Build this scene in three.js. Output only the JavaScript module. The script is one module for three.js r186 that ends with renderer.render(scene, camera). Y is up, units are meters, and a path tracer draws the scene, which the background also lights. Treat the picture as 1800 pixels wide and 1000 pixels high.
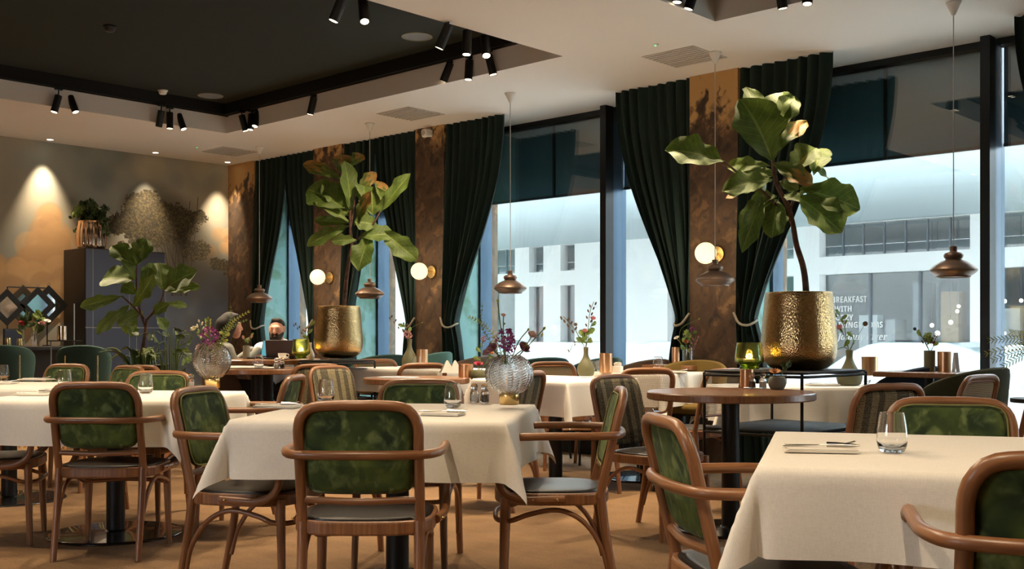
import * as THREE from 'three';
import { mergeGeometries, mergeVertices, toCreasedNormals } from 'three/addons/utils/BufferGeometryUtils.js';
import { RoundedBoxGeometry } from 'three/addons/geometries/RoundedBoxGeometry.js';
import { MarchingCubes } from 'three/addons/objects/MarchingCubes.js';
import { FontLoader } from 'three/addons/loaders/FontLoader.js';
import { TextGeometry } from 'three/addons/geometries/TextGeometry.js';

// ------------------------------------------------------------------ camera, sky, exposure
const FOCAL = 1925, HORIZON = 590, EYE = 1.1, YAW = THREE.MathUtils.degToRad(43.1);
const scene = new THREE.Scene();
const camera = new THREE.PerspectiveCamera(2 * Math.atan(500 / FOCAL) * 180 / Math.PI, 1.8, 0.05, 200);
camera.position.set(0, EYE, 0);
camera.rotation.y = YAW;
camera.setViewOffset(1800, 1000, 0, -(HORIZON - 500), 1800, 1000);
scene.add(camera);
scene.background = new THREE.Color().setRGB(11.5, 12.3, 13.0);          // bright overcast sky
const renderer = new THREE.WebGLRenderer();
renderer.toneMapping = THREE.LinearToneMapping;
renderer.toneMappingExposure = 1.05;
renderer.shadowMap.enabled = true;
const WARM = new THREE.Color().setRGB(1, 0.77, 0.51);                // halogen-coloured lamps
const SPOT_POWER = 13;

// ------------------------------------------------------------------ room measures (metres, y up; x along the window wall, z across the room)
const CEIL = 3.3, ZW = -7.87, XM = -12.35, XE = 2.6, ZE = 3.0, ZGLASS = -8.42;
const V3 = (x, y, z) => new THREE.Vector3(x, y, z);
const SY = Math.sin(YAW), CY = Math.cos(YAW);
const P = (a, d, h = 0) => V3(CY * a - SY * d, h, -SY * a - CY * d);                 // right of / away from the eye, height
const px = (x, y, d) => P((x - 900) * d / FOCAL, d, EYE - (y - HORIZON) * d / FOCAL);
const ray = (x, y) => P((x - 900) / FOCAL, 1, -(y - HORIZON) / FOCAL);
const onX = (x, y, X) => { const r = ray(x, y), k = X / r.x; return V3(X, EYE + r.y * k, r.z * k); };
const onZ = (x, y, Z) => { const r = ray(x, y), k = Z / r.z; return V3(r.x * k, EYE + r.y * k, Z); };
const onH = (x, y, h) => { const r = ray(x, y), k = (h - EYE) / r.y; return V3(r.x * k, h, r.z * k); };
const deg = THREE.MathUtils.degToRad;

// ------------------------------------------------------------------ helpers
function rng(seed) { let s = seed >>> 0; return () => { s = (s + 0x6D2B79F5) | 0; let t = Math.imul(s ^ (s >>> 15), 1 | s); t = (t + Math.imul(t ^ (t >>> 7), 61 | t)) ^ t; return ((t ^ (t >>> 14)) >>> 0) / 4294967296; }; }
const R = rng(7);
const taken = new Map();
function numbered(name) { const n = taken.get(name) || 0; taken.set(name, n + 1); return n ? name + '_' + String(n).padStart(3, '0') : name; }
function obj(name, geo, mat, parent) {
  const m = new THREE.Mesh(Array.isArray(geo) ? mergeGeometries(geo.map(clean)) : geo, mat);
  m.name = parent ? name : numbered(name); m.castShadow = m.receiveShadow = true;
  (parent || scene).add(m); return m;
}
function clean(g) { g = g.index ? g.toNonIndexed() : g; for (const k of Object.keys(g.attributes)) if (!['position', 'normal', 'uv'].includes(k)) g.deleteAttribute(k); if (!g.attributes.uv) g.setAttribute('uv', new THREE.BufferAttribute(new Float32Array(g.attributes.position.count * 2), 2)); return g; }
function tag(o, label, category, group) { o.userData = { label, category }; if (group) o.userData.group = group; return o; }
function thing(name, label, category, pos, phi = 0, group) {
  const o = new THREE.Group(); o.name = numbered(name); scene.add(o); o.position.copy(pos); o.rotation.y = YAW + deg(phi);
  return tag(o, label, category, group);
}
function dup(root, pos, phi, label, group) {
  const c = root.clone(); c.name = numbered(root.name.replace(/_\d{3}$/, '')); scene.add(c); c.position.copy(pos); c.rotation.set(0, YAW + deg(phi), 0);
  c.userData = { label, category: root.userData.category }; if (group) c.userData.group = group; return c;
}
function struct(name, geo, mat, parent) { const m = obj(name, geo, mat, parent); if (!parent) { m.name = name; m.userData.kind = 'structure'; } return m; }
const at = (g, x, y, z, rx = 0, ry = 0, rz = 0) => { if (rx || ry || rz) g.applyMatrix4(new THREE.Matrix4().makeRotationFromEuler(new THREE.Euler(rx, ry, rz))); g.translate(x, y, z); return g; };
function muv(g, s = 1) {                                            // uv in metres from the dominant normal
  g = g.index ? g.toNonIndexed() : g; g.computeVertexNormals();
  const p = g.attributes.position, n = g.attributes.normal, uv = new Float32Array(p.count * 2);
  for (let i = 0; i < p.count; i++) {
    const ax = Math.abs(n.getX(i)), ay = Math.abs(n.getY(i)), az = Math.abs(n.getZ(i)), x = p.getX(i), y = p.getY(i), z = p.getZ(i);
    const [u, v] = ay >= ax && ay >= az ? [x, z] : ax > az ? [z, y] : [x, y]; uv[2 * i] = u * s; uv[2 * i + 1] = v * s;
  }
  g.setAttribute('uv', new THREE.BufferAttribute(uv, 2)); return g;
}
const box = (x0, x1, y0, y1, z0, z1) => muv(new THREE.BoxGeometry(x1 - x0, y1 - y0, z1 - z0).translate((x0 + x1) / 2, (y0 + y1) / 2, (z0 + z1) / 2));
const rbox = (w, h, d, r = 0.005, s = 2) => new RoundedBoxGeometry(w, h, d, s, Math.min(r, w / 2.01, h / 2.01, d / 2.01));
const cyl = (r0, r1, h, n = 20) => new THREE.CylinderGeometry(r1, r0, h, n).translate(0, h / 2, 0);   // bottom radius, top radius, from y = 0
const lathe = (pts, n = 28) => { const g = new THREE.LatheGeometry(pts.map(([x, y]) => new THREE.Vector2(Math.max(x, 1e-5), y)), n); return g; };
function smoothPts(pts, n = 40) { const c = new THREE.CatmullRomCurve3(pts.map(([x, y]) => V3(x, y, 0)), false, 'centripetal'); return c.getPoints(n).map(p => [p.x, p.y]); }
function sweep(pts, rad, n = 20, m = 8, closed = false, squash = 1) {   // a round bar along a smooth path; rad may be a function of t
  const c = new THREE.CatmullRomCurve3(pts.map(p => p.isVector3 ? p : V3(...p)), closed, 'centripetal'), fr = c.computeFrenetFrames(n, closed);
  const pos = [], nor = [], uv = [], idx = [], len = c.getLength();
  for (let i = 0; i <= n; i++) {
    const t = i / n, q = c.getPointAt(t), r = typeof rad === 'function' ? rad(t) : rad, k = closed && i === n ? 0 : i, N = fr.normals[k], B = fr.binormals[k];
    for (let j = 0; j <= m; j++) {
      const a = j / m * Math.PI * 2, ca = Math.cos(a), sa = Math.sin(a) * squash;
      pos.push(q.x + r * (ca * N.x + sa * B.x), q.y + r * (ca * N.y + sa * B.y), q.z + r * (ca * N.z + sa * B.z));
      nor.push(ca * N.x + sa * B.x, ca * N.y + sa * B.y, ca * N.z + sa * B.z); uv.push(j / m * 0.1, t * len);
      if (i < n && j < m) { const b = i * (m + 1) + j; idx.push(b, b + 1, b + m + 1, b + 1, b + m + 2, b + m + 1); }
    }
  }
  if (!closed) for (const [i, s] of [[0, -1], [n, 1]]) {
    const t = i / n, q = c.getPointAt(t), T = c.getTangentAt(t), b0 = pos.length / 3; pos.push(q.x, q.y, q.z); nor.push(T.x * s, T.y * s, T.z * s); uv.push(0, t * len);
    for (let j = 0; j <= m; j++) { const b = (i * (m + 1) + j) * 3; pos.push(pos[b], pos[b + 1], pos[b + 2]); nor.push(T.x * s, T.y * s, T.z * s); uv.push(0, t * len); }
    for (let j = 0; j < m; j++) s > 0 ? idx.push(b0, b0 + 1 + j, b0 + 2 + j) : idx.push(b0, b0 + 2 + j, b0 + 1 + j);
  }
  const g = new THREE.BufferGeometry(); g.setIndex(idx);
  g.setAttribute('position', new THREE.Float32BufferAttribute(pos, 3)); g.setAttribute('normal', new THREE.Float32BufferAttribute(nor, 3)); g.setAttribute('uv', new THREE.Float32BufferAttribute(uv, 2));
  return g;
}
function gridGeo(nu, nv, fn, uvs) {                                 // a sheet from fn(u, v) with u, v in 0..1
  const pos = [], uv = [], idx = [];
  for (let j = 0; j <= nv; j++) for (let i = 0; i <= nu; i++) {
    const u = i / nu, v = j / nv, p = fn(u, v); pos.push(p[0], p[1], p[2]); const w = uvs ? uvs(u, v, p) : [u, v]; uv.push(w[0], w[1]);
    if (i < nu && j < nv) { const b = j * (nu + 1) + i; idx.push(b, b + 1, b + nu + 2, b, b + nu + 2, b + nu + 1); }
  }
  const g = new THREE.BufferGeometry(); g.setIndex(idx); g.setAttribute('position', new THREE.Float32BufferAttribute(pos, 3)); g.setAttribute('uv', new THREE.Float32BufferAttribute(uv, 2));
  g.computeVertexNormals(); return g;
}
// puffed pad with a rounded-square outline in x, y and thickness along z (tf in front at -z, tb behind at +z)
function pad(w, h, tf, tb, p = 6, n = 14, bend = 0, q = 8) {
  const side = (s, t) => gridGeo(n, n, (u, v) => {
    const a = 2 * u - 1, b = 2 * v - 1, r = Math.max(Math.abs(a), Math.abs(b)), l = Math.pow(Math.pow(Math.abs(a), p) + Math.pow(Math.abs(b), p), 1 / p) || 1, k = r / l;
    const x = w * a * k * s, y = h * b * k; return [x, y, -s * t * Math.sqrt(Math.max(0, 1 - Math.pow(r, q))) + bend * x * x];
  }, (u, v, P0) => [P0[0], P0[1]]);
  const g = mergeGeometries([side(-1, tf).toNonIndexed(), side(1, tb).toNonIndexed()].map(g0 => { g0.scale(1, 1, 1); return g0; }));
  // orient outwards: the two sides were mirrored, so the front faces -z and the back +z
  const m = mergeVertices(g.deleteAttribute('normal'), 1e-5); m.computeVertexNormals(); return m;
}
function ring(p, w, h, n = 40) { const o = []; for (let i = 0; i < n; i++) { const a = i / n * Math.PI * 2, c = Math.cos(a), s = Math.sin(a), l = Math.pow(Math.pow(Math.abs(c), p) + Math.pow(Math.abs(s), p), -1 / p); o.push(new THREE.Vector2(c * l * w, s * l * h)); } return o; }
function plate(pts, t, bevel = 0.004) { const g = new THREE.ExtrudeGeometry(new THREE.Shape(pts), { depth: t - 2 * bevel, bevelEnabled: true, bevelThickness: bevel, bevelSize: bevel, bevelSegments: 2, steps: 1 }); g.translate(0, 0, bevel).rotateX(-Math.PI / 2); return muv(g); }   // lies flat, y from 0 to t

// ------------------------------------------------------------------ noise and computed textures
const hash = (x, y, s) => { let h = Math.imul(x | 0, 374761393) + Math.imul(y | 0, 668265263) + Math.imul(s | 0, 1442695041); h = Math.imul(h ^ (h >>> 13), 1274126177); return ((h ^ (h >>> 16)) >>> 0) / 4294967296; };
function vnoise(x, y, s, per) { const xi = Math.floor(x), yi = Math.floor(y), fx = x - xi, fy = y - yi, u = fx * fx * (3 - 2 * fx), v = fy * fy * (3 - 2 * fy), w = per ? k => ((k % per) + per) % per : k => k;
  const a = hash(w(xi), w(yi), s), b = hash(w(xi + 1), w(yi), s), c = hash(w(xi), w(yi + 1), s), d = hash(w(xi + 1), w(yi + 1), s); return a + (b - a) * u + (c - a) * v + (a - b - c + d) * u * v; }
function fbm(x, y, s, per, o = 4) { let f = 0, a = 0.5, t = 0; for (let i = 0; i < o; i++) { f += a * vnoise(x, y, s + i, per); t += a; x *= 2; y *= 2; per = per ? per * 2 : per; a *= 0.5; } return f / t; }
function tex(w, h, fn, { srgb = true, rx = 1, ry = 1 } = {}) {
  const d = new Uint8Array(w * h * 4);
  for (let j = 0; j < h; j++) for (let i = 0; i < w; i++) { const c = fn(i / w, j / h, i, j), k = (j * w + i) * 4; d[k] = c[0]; d[k + 1] = c[1] ?? c[0]; d[k + 2] = c[2] ?? c[0]; d[k + 3] = c[3] ?? 255; }
  const t = new THREE.DataTexture(d, w, h); t.magFilter = THREE.LinearFilter; t.minFilter = THREE.LinearMipmapLinearFilter; t.generateMipmaps = true; t.wrapS = t.wrapT = THREE.RepeatWrapping; t.repeat.set(rx, ry);
  if (srgb) t.colorSpace = THREE.SRGBColorSpace; t.needsUpdate = true; return t;
}
const mixc = (a, b, t) => [a[0] + (b[0] - a[0]) * t, a[1] + (b[1] - a[1]) * t, a[2] + (b[2] - a[2]) * t];
const clamp = (x, a = 0, b = 1) => Math.min(b, Math.max(a, x));
const sstep = (a, b, x) => { const t = clamp((x - a) / (b - a)); return t * t * (3 - 2 * t); };
const std = (o) => new THREE.MeshStandardMaterial(o), phy = (o) => new THREE.MeshPhysicalMaterial(o);
const lin = (r, g, b) => new THREE.Color().setRGB(r, g, b);

// ------------------------------------------------------------------ materials
const T = {};
T.carpet = tex(1024, 1024, (u, v) => { const n = fbm(u * 12, v * 12, 3, 12, 4), f = hash(u * 1024, v * 1024, 5), w = Math.sin(v * 1024 * 0.42) * 0.5 + 0.5, l = fbm(u * 3, v * 3, 9, 3, 3); const st = fbm(u * 5, v * 60, 19, 0, 3), k = 0.5 * n + 0.4 * f + 0.06 * w + 0.4 * (l - 0.5) + 0.16 * (st - 0.5); return mixc([100, 75, 50], [166, 132, 94], clamp(k)); }, { rx: 1 / 2.4, ry: 1 / 2.4 });
T.carpetBump = tex(512, 512, (u, v, i, j) => [255 * clamp(0.5 * hash(i, j, 4) + 0.5 * hash(i >> 2, j >> 1, 6))], { srgb: false, rx: 1 / 0.8, ry: 1 / 0.8 });
T.wood = tex(256, 512, (u, v) => { const g = fbm(u * 16, v * 3, 11, 0, 4), s = Math.sin((u * 22 + g * 5) * 3.1) * 0.5 + 0.5; return mixc([114, 74, 46], [172, 120, 78], clamp(0.55 * g + 0.35 * s)); }, { rx: 4, ry: 1.2 });
T.velvet = (a, b, c, seed) => tex(256, 256, (u, v) => { const n = fbm(u * 5, v * 5, seed, 5, 5), m = fbm(u * 14 + 3 * n, v * 9, seed + 20, 0, 3), k = clamp((n - 0.5) * 2.2 + 0.45); const col = mixc(a, b, k); return mixc(col, c, clamp((m - 0.5) * 3.2) * 0.75); }, { rx: 2.2, ry: 2.2 });
T.plaid = tex(256, 256, (u, v, i, j) => {
  const st = Math.floor(u * 8), dark = [0.15, 0.75, 0.9, 0.35, 0.95, 0.55, 0.85, 0.25][st] > 0.6, row = j % 8 < 4, col = i % 6 < 2, cream = [196, 178, 136], blk = [24, 26, 24], grn = [44, 52, 40];
  let c = row ? (dark ? [92, 86, 66] : cream) : (dark ? blk : grn); if (col && !dark) c = mixc(c, blk, 0.65); if (!row && hash(i >> 1, j >> 2, 3) > 0.75) c = mixc(c, cream, 0.5);
  return mixc(c, [110, 100, 80], 0.15 * hash(i, j, 8));
}, { rx: 3.4, ry: 4.4 });
T.linen = tex(256, 256, (u, v, i, j) => { const k = 0.5 * hash(i, j >> 3, 1) + 0.5 * hash(i >> 3, j, 2); return [226 + 14 * k, 222 + 14 * k, 214 + 14 * k]; }, { rx: 3, ry: 3 });
T.caneA = tex(64, 64, (u, v, i, j) => { const a = i % 16, b = j % 16, d1 = (i + j) % 16, d2 = (i - j + 64) % 16; const on = a < 4 || b < 4 || d1 < 2 || d2 < 2; return on ? [255] : [0]; }, { srgb: false, rx: 22, ry: 22 });
T.hammer = tex(512, 512, (u, v) => { const x = u * 90, y = v * 90; let m = 9; for (let a = -1; a <= 1; a++) for (let b = -1; b <= 1; b++) { const xi = Math.floor(x) + a, yi = Math.floor(y) + b, hx = ((xi % 90) + 90) % 90, hy = ((yi % 90) + 90) % 90; m = Math.min(m, Math.hypot(xi + hash(hx, hy, 1) - x, yi + hash(hx, hy, 2) - y)); } return [255 * clamp(m * 1.1)]; }, { srgb: false });
T.leaf = tex(128, 256, (u, v) => { const s = Math.abs(u - 0.5) * 2, mid = s < 0.05 ? 1 : 0, ve = Math.abs(((v * 9 - s * 2.2) % 1 + 1) % 1 - 0.5) < 0.05 ? 0.6 : 0, n = fbm(u * 6, v * 10, 4, 0, 3); let c = mixc([70, 94, 30], [114, 136, 50], n); c = mixc(c, [164, 178, 98], Math.max(mid, ve) * 0.6); return c; });
T.leafDry = tex(128, 256, (u, v) => { const s = Math.abs(u - 0.5) * 2, n = fbm(u * 6, v * 8, 8, 0, 4); const c = mixc([70, 92, 30], [110, 128, 46], n); return mixc(c, [176, 132, 66], clamp((v - 0.55 + (n - 0.5) * 1.2) * 3)); });
T.bark = tex(64, 256, (u, v) => { const n = fbm(u * 8, v * 30, 6, 0, 4); return mixc([66, 46, 38], [122, 90, 74], n); });
T.concrete = tex(256, 256, (u, v) => { const n = fbm(u * 8, v * 8, 2, 8, 5); return mixc([180, 180, 177], [208, 208, 205], n); }, { rx: 0.5, ry: 0.5 });
T.curtain = tex(128, 128, (u, v, i, j) => { const n = fbm(u * 10, v * 3, 14, 0, 3), f = hash(i, j, 3); return mixc([8, 27, 24], [19, 46, 40], 0.6 * n + 0.4 * f); }, { rx: 2, ry: 1 });
T.wallpaper = tex(256, 1024, (u, v) => {                            // brown printed foliage paper for the pillars
  const n = fbm(u * 5, v * 22, 31, 0, 5), m = fbm(u * 9 + 4 * n, v * 40 + 3 * n, 37, 0, 4), l = fbm(u * 2.5, v * 8, 41, 0, 3), skyLine = 0.86 + 0.07 * (fbm(u * 6, 0.5, 43, 0, 3) - 0.5) * 2;
  let c = mixc([66, 50, 38], [92, 70, 50], n); if (m > 0.55) c = mixc(c, [134, 104, 70], clamp((m - 0.55) * 5) * clamp(l * 1.5 - 0.35)); c = mixc(c, [54, 42, 33], clamp((0.42 - m) * 4));
  return mixc(c, [190, 150, 96], clamp((v - skyLine + (m - 0.5) * 0.22) * 14));
});
T.revealPaper = tex(256, 512, (u, v) => { const n = fbm(u * 4, v * 8, 51, 0, 5), m = fbm(u * 8 + 3 * n, v * 14, 57, 0, 4); return mixc(mixc([96, 138, 140], [142, 178, 174], n), [84, 120, 100], clamp((m - 0.52) * 4)); });
const M = {
  ceiling: std({ color: lin(0.72, 0.68, 0.64), roughness: 0.95 }), coffer: std({ color: lin(0.007, 0.011, 0.006), roughness: 0.9 }), blackMetal: std({ color: lin(0.012, 0.012, 0.013), roughness: 0.45, metalness: 0.3 }),
  carpet: std({ map: T.carpet, bumpMap: T.carpetBump, bumpScale: 0.004, roughness: 1 }), plaster: std({ color: lin(0.42, 0.32, 0.22), roughness: 0.95 }),
  wood: phy({ map: T.wood, roughness: 0.38, clearcoat: 0.35, clearcoatRoughness: 0.3 }), woodTop: phy({ map: T.wood, roughness: 0.3, clearcoat: 0.5, clearcoatRoughness: 0.22 }),
  leather: phy({ color: lin(0.014, 0.011, 0.009), roughness: 0.42, clearcoat: 0.15, clearcoatRoughness: 0.4 }),
  velvet: phy({ map: T.velvet([34, 54, 28], [90, 108, 46], [132, 146, 92], 5), roughness: 0.85, sheen: 0.9, sheenRoughness: 0.4, sheenColor: lin(0.32, 0.40, 0.24) }),
  piping: std({ color: lin(0.22, 0.22, 0.08), roughness: 0.9 }),
  plaid: std({ map: T.plaid, bumpMap: T.plaid, bumpScale: 0.002, roughness: 0.95 }), cane: std({ color: lin(0.42, 0.30, 0.17), alphaMap: T.caneA, alphaTest: 0.5, roughness: 0.6, side: THREE.DoubleSide }),
  linen: std({ map: T.linen, roughness: 0.95, side: THREE.DoubleSide }), napkin: std({ color: lin(0.62, 0.58, 0.5), roughness: 0.95 }),
  steel: std({ color: lin(0.75, 0.73, 0.70), metalness: 1, roughness: 0.22 }), gold: std({ color: lin(0.83, 0.60, 0.26), metalness: 1, roughness: 0.25 }),
  hammered: std({ color: lin(0.64, 0.43, 0.20), metalness: 1, roughness: 0.2, bumpMap: (() => { const t = T.hammer.clone(); t.repeat.set(2.5, 1); return t; })(), bumpScale: 0.0014 }), copper: std({ color: lin(0.75, 0.44, 0.25), metalness: 1, roughness: 0.32 }),
  copperBright: std({ color: lin(0.80, 0.58, 0.42), metalness: 1, roughness: 0.14 }), bronze: std({ color: lin(0.17, 0.115, 0.085), metalness: 0.65, roughness: 0.42 }),
  glass: phy({ color: 0xffffff, roughness: 0.01, transmission: 1, thickness: 0.004, ior: 1.5 }), thinGlass: phy({ color: 0xffffff, roughness: 0.02, transmission: 1, thickness: 0, ior: 1.5 }),
  pane: phy({ color: lin(0.93, 0.97, 0.97), roughness: 0, transmission: 1, thickness: 0, ior: 2.0 }), tealPane: phy({ color: lin(0.16, 0.33, 0.34), roughness: 0.3, transmission: 0.9, thickness: 0, ior: 1.5 }),
  greenGlass: phy({ color: lin(0.80, 0.86, 0.42), roughness: 0.1, transmission: 1, thickness: 0.004, ior: 1.45, attenuationColor: lin(0.6, 0.68, 0.2), attenuationDistance: 0.05 }),
  olive: std({ color: lin(0.13, 0.125, 0.06), roughness: 0.55 }), ceramicGrey: std({ color: lin(0.22, 0.22, 0.17), roughness: 0.7 }), porcelain: phy({ color: lin(0.8, 0.79, 0.76), roughness: 0.2, clearcoat: 0.5 }),
  leaf: phy({ map: T.leaf, roughness: 0.62, side: THREE.DoubleSide, transmission: 0.2, thickness: 0, sheen: 0.1 }), leafDry: phy({ map: T.leafDry, roughness: 0.6, side: THREE.DoubleSide, transmission: 0.2, thickness: 0 }),
  leafDark: phy({ color: lin(0.035, 0.07, 0.02), roughness: 0.5, side: THREE.DoubleSide }), leafBright: phy({ color: lin(0.16, 0.24, 0.04), roughness: 0.55, side: THREE.DoubleSide, transmission: 0.2, thickness: 0 }),
  bark: std({ map: T.bark, roughness: 0.9 }), soil: std({ color: lin(0.02, 0.014, 0.01), roughness: 1 }), stem: std({ color: lin(0.10, 0.15, 0.04), roughness: 0.7 }), twig: std({ color: lin(0.10, 0.06, 0.035), roughness: 0.9 }),
  curtain: phy({ map: T.curtain, roughness: 0.9, side: THREE.DoubleSide, sheen: 0.35, sheenRoughness: 0.5, sheenColor: lin(0.05, 0.2, 0.16) }), rope: std({ color: lin(0.3, 0.26, 0.2), roughness: 0.9 }),
  blind: phy({ color: lin(0.035, 0.09, 0.115), roughness: 0.95, transmission: 0.05, thickness: 0 }), frameDark: std({ color: lin(0.012, 0.014, 0.017), roughness: 0.35, metalness: 0.4 }), frameDaylit: std({ color: lin(0.05, 0.085, 0.13), roughness: 0.3, metalness: 0.6 }),
  wallpaper: std({ map: T.wallpaper, roughness: 0.85 }), white: std({ color: lin(0.75, 0.74, 0.72), roughness: 0.6 }), vent: std({ color: lin(0.50, 0.47, 0.44), roughness: 0.8 }), cabinet: std({ color: lin(0.022, 0.033, 0.068), roughness: 0.5 }), cabinetSide: std({ color: lin(0.012, 0.009, 0.007), roughness: 0.5 }), trimLine: std({ color: lin(0.16, 0.18, 0.21), roughness: 0.5 }),
  lens: std({ color: 0x000000, emissive: lin(1, 0.82, 0.55), emissiveIntensity: 9 }), globe: std({ color: lin(0.9, 0.85, 0.75), emissive: lin(1, 0.78, 0.42), emissiveIntensity: 1.5, roughness: 0.3 }), flame: std({ color: 0x000000, emissive: lin(1, 0.55, 0.12), emissiveIntensity: 7 }), wax: std({ color: lin(0.8, 0.72, 0.55), roughness: 0.6 }), ledGreen: std({ color: 0x000000, emissive: lin(0.1, 1, 0.3), emissiveIntensity: 2 }), screen: std({ color: 0x000000, emissive: lin(0.12, 0.42, 0.5), emissiveIntensity: 0.9 }),
  loungeOlive: phy({ color: lin(0.045, 0.045, 0.02), roughness: 0.95, sheen: 0.4, sheenColor: lin(0.12, 0.12, 0.06) }), loungeMustard: phy({ color: lin(0.20, 0.13, 0.03), roughness: 0.95, sheen: 0.3, sheenColor: lin(0.3, 0.2, 0.08) }), loungeGreen: phy({ color: lin(0.010, 0.035, 0.030), roughness: 0.9, sheen: 0.5, sheenColor: lin(0.03, 0.14, 0.11) }), loungeTeal: phy({ color: lin(0.06, 0.13, 0.10), roughness: 0.9, sheen: 0.4, sheenColor: lin(0.1, 0.2, 0.16) }), loungeBrown: phy({ color: lin(0.07, 0.045, 0.03), roughness: 0.9, sheen: 0.3, sheenColor: lin(0.15, 0.1, 0.08) }), loungeBlue: phy({ color: lin(0.025, 0.04, 0.07), roughness: 0.9, sheen: 0.3, sheenColor: lin(0.1, 0.12, 0.2) }),
  pink: std({ color: lin(0.62, 0.30, 0.30), roughness: 0.8, side: THREE.DoubleSide }), paleRose: std({ color: lin(0.62, 0.45, 0.40), roughness: 0.8, side: THREE.DoubleSide }), magenta: std({ color: lin(0.24, 0.035, 0.17), roughness: 0.8, side: THREE.DoubleSide }), mauve: std({ color: lin(0.26, 0.11, 0.13), roughness: 0.8, side: THREE.DoubleSide }), crimson: std({ color: lin(0.42, 0.04, 0.07), roughness: 0.8, side: THREE.DoubleSide }), cream: std({ color: lin(0.66, 0.60, 0.40), roughness: 0.8, side: THREE.DoubleSide }), orangeFlower: std({ color: lin(0.5, 0.24, 0.10), roughness: 0.8, side: THREE.DoubleSide }), yellowGreen: std({ color: lin(0.36, 0.36, 0.06), roughness: 0.8, side: THREE.DoubleSide }),
  skin: std({ color: lin(0.46, 0.24, 0.16), roughness: 0.6 }), hair: std({ color: lin(0.009, 0.006, 0.004), roughness: 0.8 }), shirt: std({ color: lin(0.72, 0.72, 0.74), roughness: 0.9 }), sweater: std({ color: lin(0.20, 0.21, 0.19), roughness: 0.95 }), trousers: std({ color: lin(0.02, 0.022, 0.03), roughness: 0.9 }),
  facade: std({ color: lin(0.86, 0.86, 0.85), roughness: 0.9 }), asphalt: std({ map: T.concrete, roughness: 0.95 }), shopGlass: phy({ color: lin(0.35, 0.42, 0.45), roughness: 0.05, metalness: 0 }), soffit: std({ color: lin(0.60, 0.69, 0.72), roughness: 0.9 }), reveal: std({ map: T.revealPaper, roughness: 0.8 }), dimShopWall: std({ color: lin(0.25, 0.31, 0.34), roughness: 0.9 }), standMetal: std({ color: lin(0.014, 0.014, 0.014), roughness: 0.75 }),
};
// ------------------------------------------------------------------ the room
struct('floor', box(XM - 0.2, XE + 0.2, -0.12, 0, ZW - 0.78, ZE + 0.2), M.carpet);
{ // ceiling: one slab with two rectangular coffers, white upstands, a black track rail round each, dark green tops
  const CF = [[-10.4, -5.6, -6.57, -0.9], [-4.2, 0.9, -6.57, -0.9]];
  const s = new THREE.Shape([[XM - 0.2, ZW - 0.78], [XE + 0.2, ZW - 0.78], [XE + 0.2, ZE + 0.2], [XM - 0.2, ZE + 0.2]].map(p => new THREE.Vector2(p[0], -p[1])));
  for (const [x0, x1, z0, z1] of CF) s.holes.push(new THREE.Path([[x0, z0], [x0, z1], [x1, z1], [x1, z0]].map(p => new THREE.Vector2(p[0], -p[1]))));
  const g = new THREE.ExtrudeGeometry(s, { depth: 0.1, bevelEnabled: false }); g.rotateX(-Math.PI / 2); g.translate(0, CEIL, 0);
  const c = struct('ceiling', muv(g), M.ceiling);
  for (const [x0, x1, z0, z1] of CF) {
    const t = 0.06, y0 = CEIL + 0.1, y1 = CEIL + 0.30;
    obj('coffer_upstand', [box(x0 - t, x0, y0, y1, z0 - t, z1 + t), box(x1, x1 + t, y0, y1, z0 - t, z1 + t), box(x0, x1, y0, y1, z0 - t, z0), box(x0, x1, y0, y1, z1, z1 + t)], M.ceiling, c);
    obj('coffer_top', box(x0 - t, x1 + t, y1, y1 + 0.05, z0 - t, z1 + t), M.coffer, c);
    const r = 0.07, h0 = CEIL + 0.185, h1 = CEIL + 0.30;
    for (const b of [[x0, x0 + r, z0, z1], [x1 - r, x1, z0, z1], [x0 + r, x1 - r, z0, z0 + r], [x0 + r, x1 - r, z1 - r, z1]]) {
      const rail = obj('track_rail', box(b[0], b[1], h0, h1, b[2], b[3]), M.blackMetal, c);
      const along = b[1] - b[0] > b[3] - b[2], gx = (b[0] + b[1]) / 2, gz = (b[2] + b[3]) / 2;
      obj('track_groove', along ? box(b[0], b[1], h0 - 0.012, h0, gz - 0.008, gz + 0.008) : box(gx - 0.008, gx + 0.008, h0 - 0.012, h0, b[2], b[3]), M.blackMetal, rail);
    }
  }
  for (const [x, z] of [[-4.91, -7.24], [-8.15, -7.24], [-11.39, -7.25]]) {    // square flush air grilles
    const vg = obj('ceiling_vent', box(x - 0.24, x + 0.24, CEIL - 0.006, CEIL, z - 0.24, z + 0.24), M.vent); tag(vg, x > -6 ? 'square grey ceiling air grille above the leafy plant by the shop window' : x > -10 ? 'square grey ceiling air grille between two pendant cords' : 'square grey ceiling air grille next to the painted wall', 'vent');
    for (let k = -4; k <= 4; k++) obj('slat', box(x - 0.225, x + 0.225, CEIL - 0.012, CEIL - 0.006, z + k * 0.05 - 0.014, z + k * 0.05 + 0.014), M.vent, vg);
  }
}
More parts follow.
